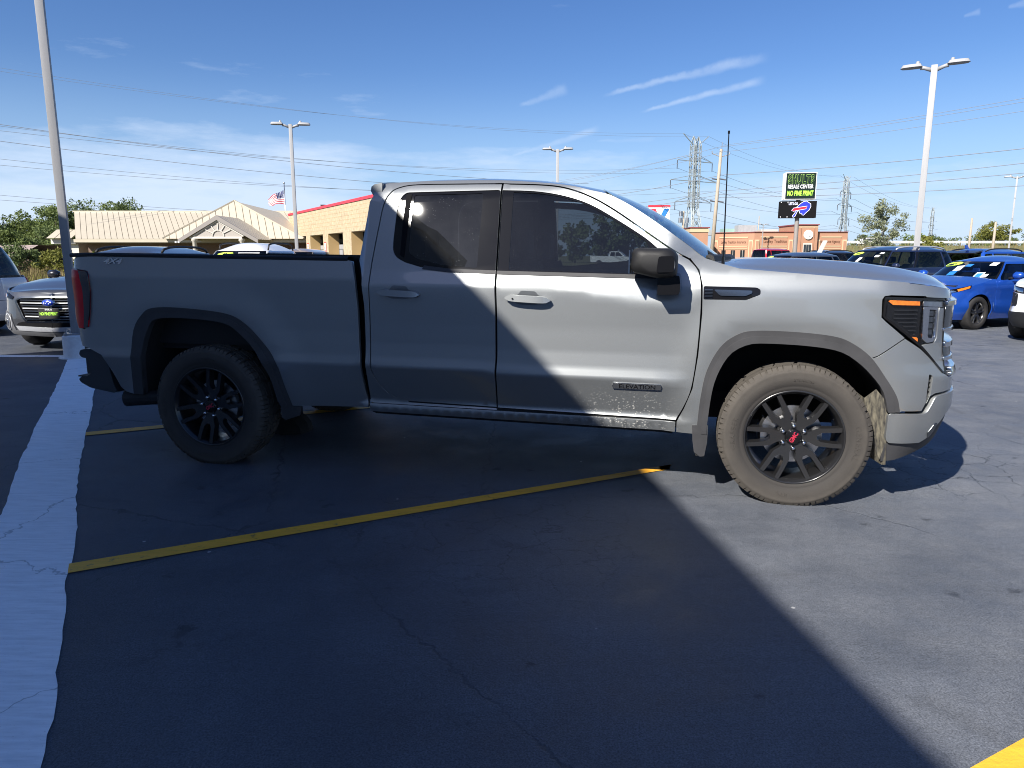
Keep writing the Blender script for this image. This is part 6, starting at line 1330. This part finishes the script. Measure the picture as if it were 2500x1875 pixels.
# --- white car at the right edge
def rav_nose(S, T, fb, paint):
    skin('front_bumper', S, [(fb, .50), (pol(S, .8), .50), (S.s1 - .001, .52), (S.s1 - .001, .925), (pol(S, .9), .94), (fb, .98)], paint, T, sp=(.12, .06), edge=.05)
    skin('bumper_cladding', S, [(fb, .26), (S.s1 - .001, .24), (S.s1 - .001, .515), (pol(S, .8), .495), (fb, .495)], M['plastic'], T, off=.012, sp=(.12, .06), edge=.05)
    skin('fog_recess', S, fil([(pol(S, 1.02), .58), (pol(S, .70), .60), (pol(S, .72), .80), (pol(S, .98), .82)], .04, 3), M['plastic'], T, off=.004, flange=.01); skin('headlight', S, [(pol(S, 1.25), .86), (pol(S, .52), .80), (pol(S, .55), .90), (pol(S, 1.28), .95)], M['smoke'] if False else M['gloss'], T, off=.006, flange=.01); skin('lamp_lens', S, [(pol(S, 1.18), .875), (pol(S, .6), .825), (pol(S, .62), .885), (pol(S, 1.2), .935)], M['chrome'], T, off=.010, flange=.01)
    skin('grille', S, [(pol(S, .48), .62), (S.s1 - .001, .60), (S.s1 - .001, .84), (pol(S, .50), .84)], M['gap'], T, off=.004, flange=.01)
car('white_car', 'white crossover with black bumper cladding cut off by the right edge', 'car', (11.62, 13.22, 0), R(214), M['whitep'], dict(SUV, nose=rav_nose, clad=M['plastic'], zr=1.66, rails=False))
# --- parked behind
C3, S3, G3, k3 = car('navy_crossover', 'dark navy crossover with silver roof rails behind the truck bonnet', 'car', (12.0, 21.6, 0), R(200), M['navyp'], dict(SUV, L=4.8, railmat=M['silverplast']))
sticker(C3, G3, .38, 1.47, .40, .13, M['sticker'], '2023', R(12), True); sticker(C3, G3, .05, 1.30, .13, .18, M['paper']); sticker(C3, G3, -.40, 1.40, .12, .09, M['paper']); sticker(C3, G3, -.45, 1.48, .11, .06, M['paper'])
C4, S4, G4, k4 = car('blue_crossover', 'bright blue crossover seen from behind with black roof spoiler', 'car', (15.55, 24.1, 0), R(24), M['blue'], dict(SUV, L=4.7, zr=1.64, roofpaint=M['blue']))
m = MB(); m.prism([(-1.06, 1.50), (-.66, 1.575), (-.66, 1.545), (-1.05, 1.455)], .58, -.58, lambda u, v, d: (u, d, v)); m.build('roof_spoiler', M['gloss'], C4); m = MB(); m.prism([(-.50, 1.625), (-.66, 1.63), (-.68, 1.75), (-.62, 1.76)], .03, -.03, lambda u, v, d: (u, d, v), inset=.01); m.build('fin_antenna', M['blue'], C4)
car('red_truck', 'red high-roofed vehicle with dark windows parked far beyond the bonnet', 'car', (19.9, 56.6, 0), R(30), M['redp'], dict(SUV, W=2.0, L=5.2, wb=3.1, zr=1.93, zb=1.22, zh=1.24, zf=1.1, zd=1.2, gf=2.6, rf=1.95, gr=-.95, rr=-.80, wr=.74, rails=False, R=.40, glass=M['tint2']))
C6, S6, G6, k6 = car('slate_hatchback', 'dark slate hatchback whose roof just shows over the bonnet', 'car', (11.5, 27.6, 0), R(200), M['steelp'], dict(SUV, zr=1.53, zb=.98, zh=1.0, zf=.85, zd=.95, rails=False, glass=M['tint2']))
sticker(C6, G6, .35, 1.34, .38, .12, M['sticker'], None, R(12), True)
car('black_crossover', 'black crossover farther back beside the slate hatchback roof', 'car', (15.6, 36.2, 0), R(24), M['blackp'], dict(SUV, zr=1.66, glass=M['tint2']))
# --- grey crossover facing the lot, left
def outback_nose(S, T, fb, paint):
    top_, botm = .805, .45
    gh = [(pol(S, .60), .755), (pol(S, .50), top_), (S.s1 - .001, top_ + .01), (S.s1 - .001, botm), (pol(S, .40), botm), (pol(S, .46), .52)]
    o = [(fb + .004, .30), (pol(S, .6), .27), (S.s1 - .001, .25), (S.s1 - .001, botm - .01), (pol(S, .41), botm - .01), (pol(S, .475), .515), (pol(S, .62), .755), (pol(S, .52), top_ + .012), (S.s1 - .001, top_ + .022), (S.s1 - .001, .865), (pol(S, .75), .885), (fb + .004, .95)]
    skin('front_bumper', S, o, paint, T, sp=(.12, .06), edge=.05); G = skin('grille', S, gh, M['gap'], T, off=-.03, flange=0)
    skin('grille_frame', S, offs(gh[::-1], .02)[::-1], M['darkchrome'], T, [offs(gh[::-1], -.012)[::-1]], off=.006, flange=.03, sp=(.1, .1), edge=.04)
    for i, z in enumerate((.48, .52, .56, .60, .64, .68, .72, .76)):
        w = .42 + (z - .5) * .42; skin('grille_bar', S, [(pol(S, w), z), (S.s1 - .001, z - .004), (S.s1 - .001, z + .012), (pol(S, w), z + .016)], M['silverplast'] if i in (1, 4, 6) else M['darkchrome'], T, off=-.004 + (.01 if i == 6 else 0), flange=.02)
    skin('headlight', S, [(pol(S, 1.10), .835), (pol(S, .68), .775), (pol(S, .64), .815), (pol(S, .82), .865), (pol(S, 1.12), .905)], M['gloss'], T, off=.004, flange=.012); skin('lamp_lens', S, fil([(pol(S, 1.05), .84), (pol(S, .82), .797), (pol(S, .82), .842), (pol(S, 1.04), .885)], .02, 2), M['chrome'], T, off=.009, flange=.01)
    skin('bumper_cladding', S, [(fb - .02, .28), (pol(S, .62), .24), (S.s1 - .001, .22), (S.s1 - .001, .30), (pol(S, .62), .32), (pol(S, .70), .56), (pol(S, .95), .60), (fb - .02, .62)], M['greyclad'], T, off=.012, sp=(.12, .08), edge=.05); skin('skid_plate', S, [(pol(S, .55), .315), (S.s1 - .001, .295), (S.s1 - .001, .36), (pol(S, .60), .385)], M['silverplast'], T, off=.016, flange=.02)
    skin('lower_grille', S, [(pol(S, .60), .39), (S.s1 - .001, .365), (S.s1 - .001, .445), (pol(S, .45), .45), (pol(S, .55), .43)], M['gap'], T, off=.004, flange=.01)
    c = (pol(S, .80), .44)
    for r0, mm, oo in ((.125, M['silverplast'], .014), (.10, M['greyclad'], .018), (.062, M['chrome'], .022)): skin('fog_lamp', S, [(c[0] + r0 * math.cos(t), c[1] + r0 * math.sin(t)) for t in np.linspace(0, 2 * math.pi, 24, endpoint=False)], mm, T, off=oo, flange=.02, sp=(.2, .2))
C8, S8, G8, k8 = car('grey_crossover', 'grey crossover facing the camera with black grille, seen past the truck tail', 'car', (-6.84, 14.25, 0), R(-90), M['greyp'], dict(SUV, full=.94, L=4.87, W=1.92, wb=2.75, fo=.95, zb=1.02, zh=1.05, zf=.865, gf=2.50, rf=1.62, rr=-.75, zr=1.59, crown=.13, nose=outback_nose, clad=M['greyclad'], mirrorpaint=M['blackp']))
xf = 3.70
m = MB(); m.lathe([(0, .03), (.10, .03), (.112, .015), (.115, 0)], 28, 'y'); m.v = [(xf + .022 + b * .9, a * .86, .735 + c * .50) for a, b, c in m.v]; em = m.build('emblem', M['chrome'], C8, True)
m = MB(); m.lathe([(0, .036), (.092, .034), (.098, .02)], 28, 'y'); m.v = [(xf + .022 + b * .9, a * .86, .735 + c * .48) for a, b, c in m.v]; m.build('emblem_field', material('emblem blue', (.01, .04, .40), .25, coat=1), em, True)
for i, (a, b, r) in enumerate(((-.048, .008, .015), (-.02, -.014, .010), (.0, .014, .009), (.024, -.006, .010), (.046, .010, .009), (.055, -.012, .009))):
    m = MB(); m.lathe([(0, .045), (r, .042), (r, .03)], 5, 'y'); m.v = [(xf + .024 + q * .9, -a + p * .9, .735 + b + c * .8) for p, q, c in m.v]; m.build('emblem_star', M['white'], em)
m = MB(); m.box((xf + .035, -.155, .50), (xf + .048, .155, .655), .004); pl = m.build('plate', M['ink'], C8); lettering('plate_print', 'NO FINE PRINT', .062, lambda x, y, z: (xf + .0495, x, .575 + y), M['limetext'], pl, bold=.03, sx=.62, shear=.1); lettering('plate_print', 'SHULTS', .030, lambda x, y, z: (xf + .0495, x, .636 + y), M['white'], pl, bold=.03)
sticker(C8, G8, .34, 1.40, .36, .12, M['sticker'], '2023', R(8), True)
for sy in (.35, -.2): m = MB(); m.tube([(2.55, sy - .25, 1.06), (2.36, sy + .25, 1.075)], .012, 6); m.build('wiper', M['plastic'], C8)
# --- white car at the left edge, tail showing
C9, S9, G9, k9 = car('white_crossover', 'white crossover with red tail lamp and 2000 on its rear glass at the left edge', 'car', (-10.25, 13.05, 0), R(175), M['whitep'], dict(SUV, zr=1.70, rails=False))
for o in skin('tail_light', S9, [(-.985 - .04, 1.02), (-.80, 1.0), (-.78, .86), (-1.03, .80)], M['red'], C9, off=.012, flange=.02): pass
lettering('price_digits', '2000', .17, lambda x, y, z: tuple(np.array(G9.P(-.62 - x * 1.0, 1.20 + y, .006)) * np.array((1, -1, 1))), material('teal window paint', (.01, .25, .22), .5), C9, bold=.04)
# --- white crossover behind the bed
C10, S10, G10, k10 = car('large_white_crossover', 'white crossover with black roof rails seen over the truck bed', 'car', (-7.15, 20.8, 0), R(-93), M['whitep'], dict(SUV, L=4.9, W=1.95, zr=1.76, crown=.22, zb=1.10, zh=1.12, zf=1.0, wr=.74, wg=.89, roofpaint=M['whitep']))
sticker(C10, G10, .34, 1.46, .44, .13, M['sticker'], "'20", R(6), True); sticker(C10, G10, -.28, 1.46, .55, .10, M['paper'])
car('beige_crossover', 'beige crossover half hidden behind the white one by the garage', 'car', (-7.75, 27.5, 0), R(-92), M['beigep'], dict(SUV, zr=1.66, rails=False, glass=M['tint2']))
# --- white pickup far off, seen through the cab glass
def small_pickup():
    T = thing('white_pickup', 'white pickup truck parked far off, seen through the cab window', 'pickup truck', (11.3, 92, 0), R(-18)); P = lambda pl, y, nm, m_: MB().prism(pl, y, -y, lambda u, v, d: (u, d, v), inset=.0).build(nm, m_, T, auto=35)
    P(fil([(-1.1, .55), (4.6, .50), (4.65, .95), (4.5, 1.12), (3.2, 1.25), (1.2, 1.27), (-1.15, 1.35)], .06, 2), .97, 'body', M['whitep']); P(fil([(1.15, 1.25), (3.25, 1.25), (2.55, 1.86), (1.30, 1.90)], .08, 2), .80, 'cab', M['whitep']); P([(1.35, 1.30), (1.95, 1.30), (1.95, 1.78), (1.45, 1.78)], .815, 'window', M['shopglass']); P([(2.05, 1.30), (2.95, 1.30), (2.48, 1.76), (2.05, 1.78)], .815, 'window', M['shopglass'])
    for x in (0, 3.7):
        for y in (-.86, .86): m = MB(); m.lathe([(0, -.13), (.40, -.13), (.40, .13), (0, .13)], 20, 'y'); o = m.build('wheel', M['tyre'], T); o.location = (x, y, .40)
small_pickup()
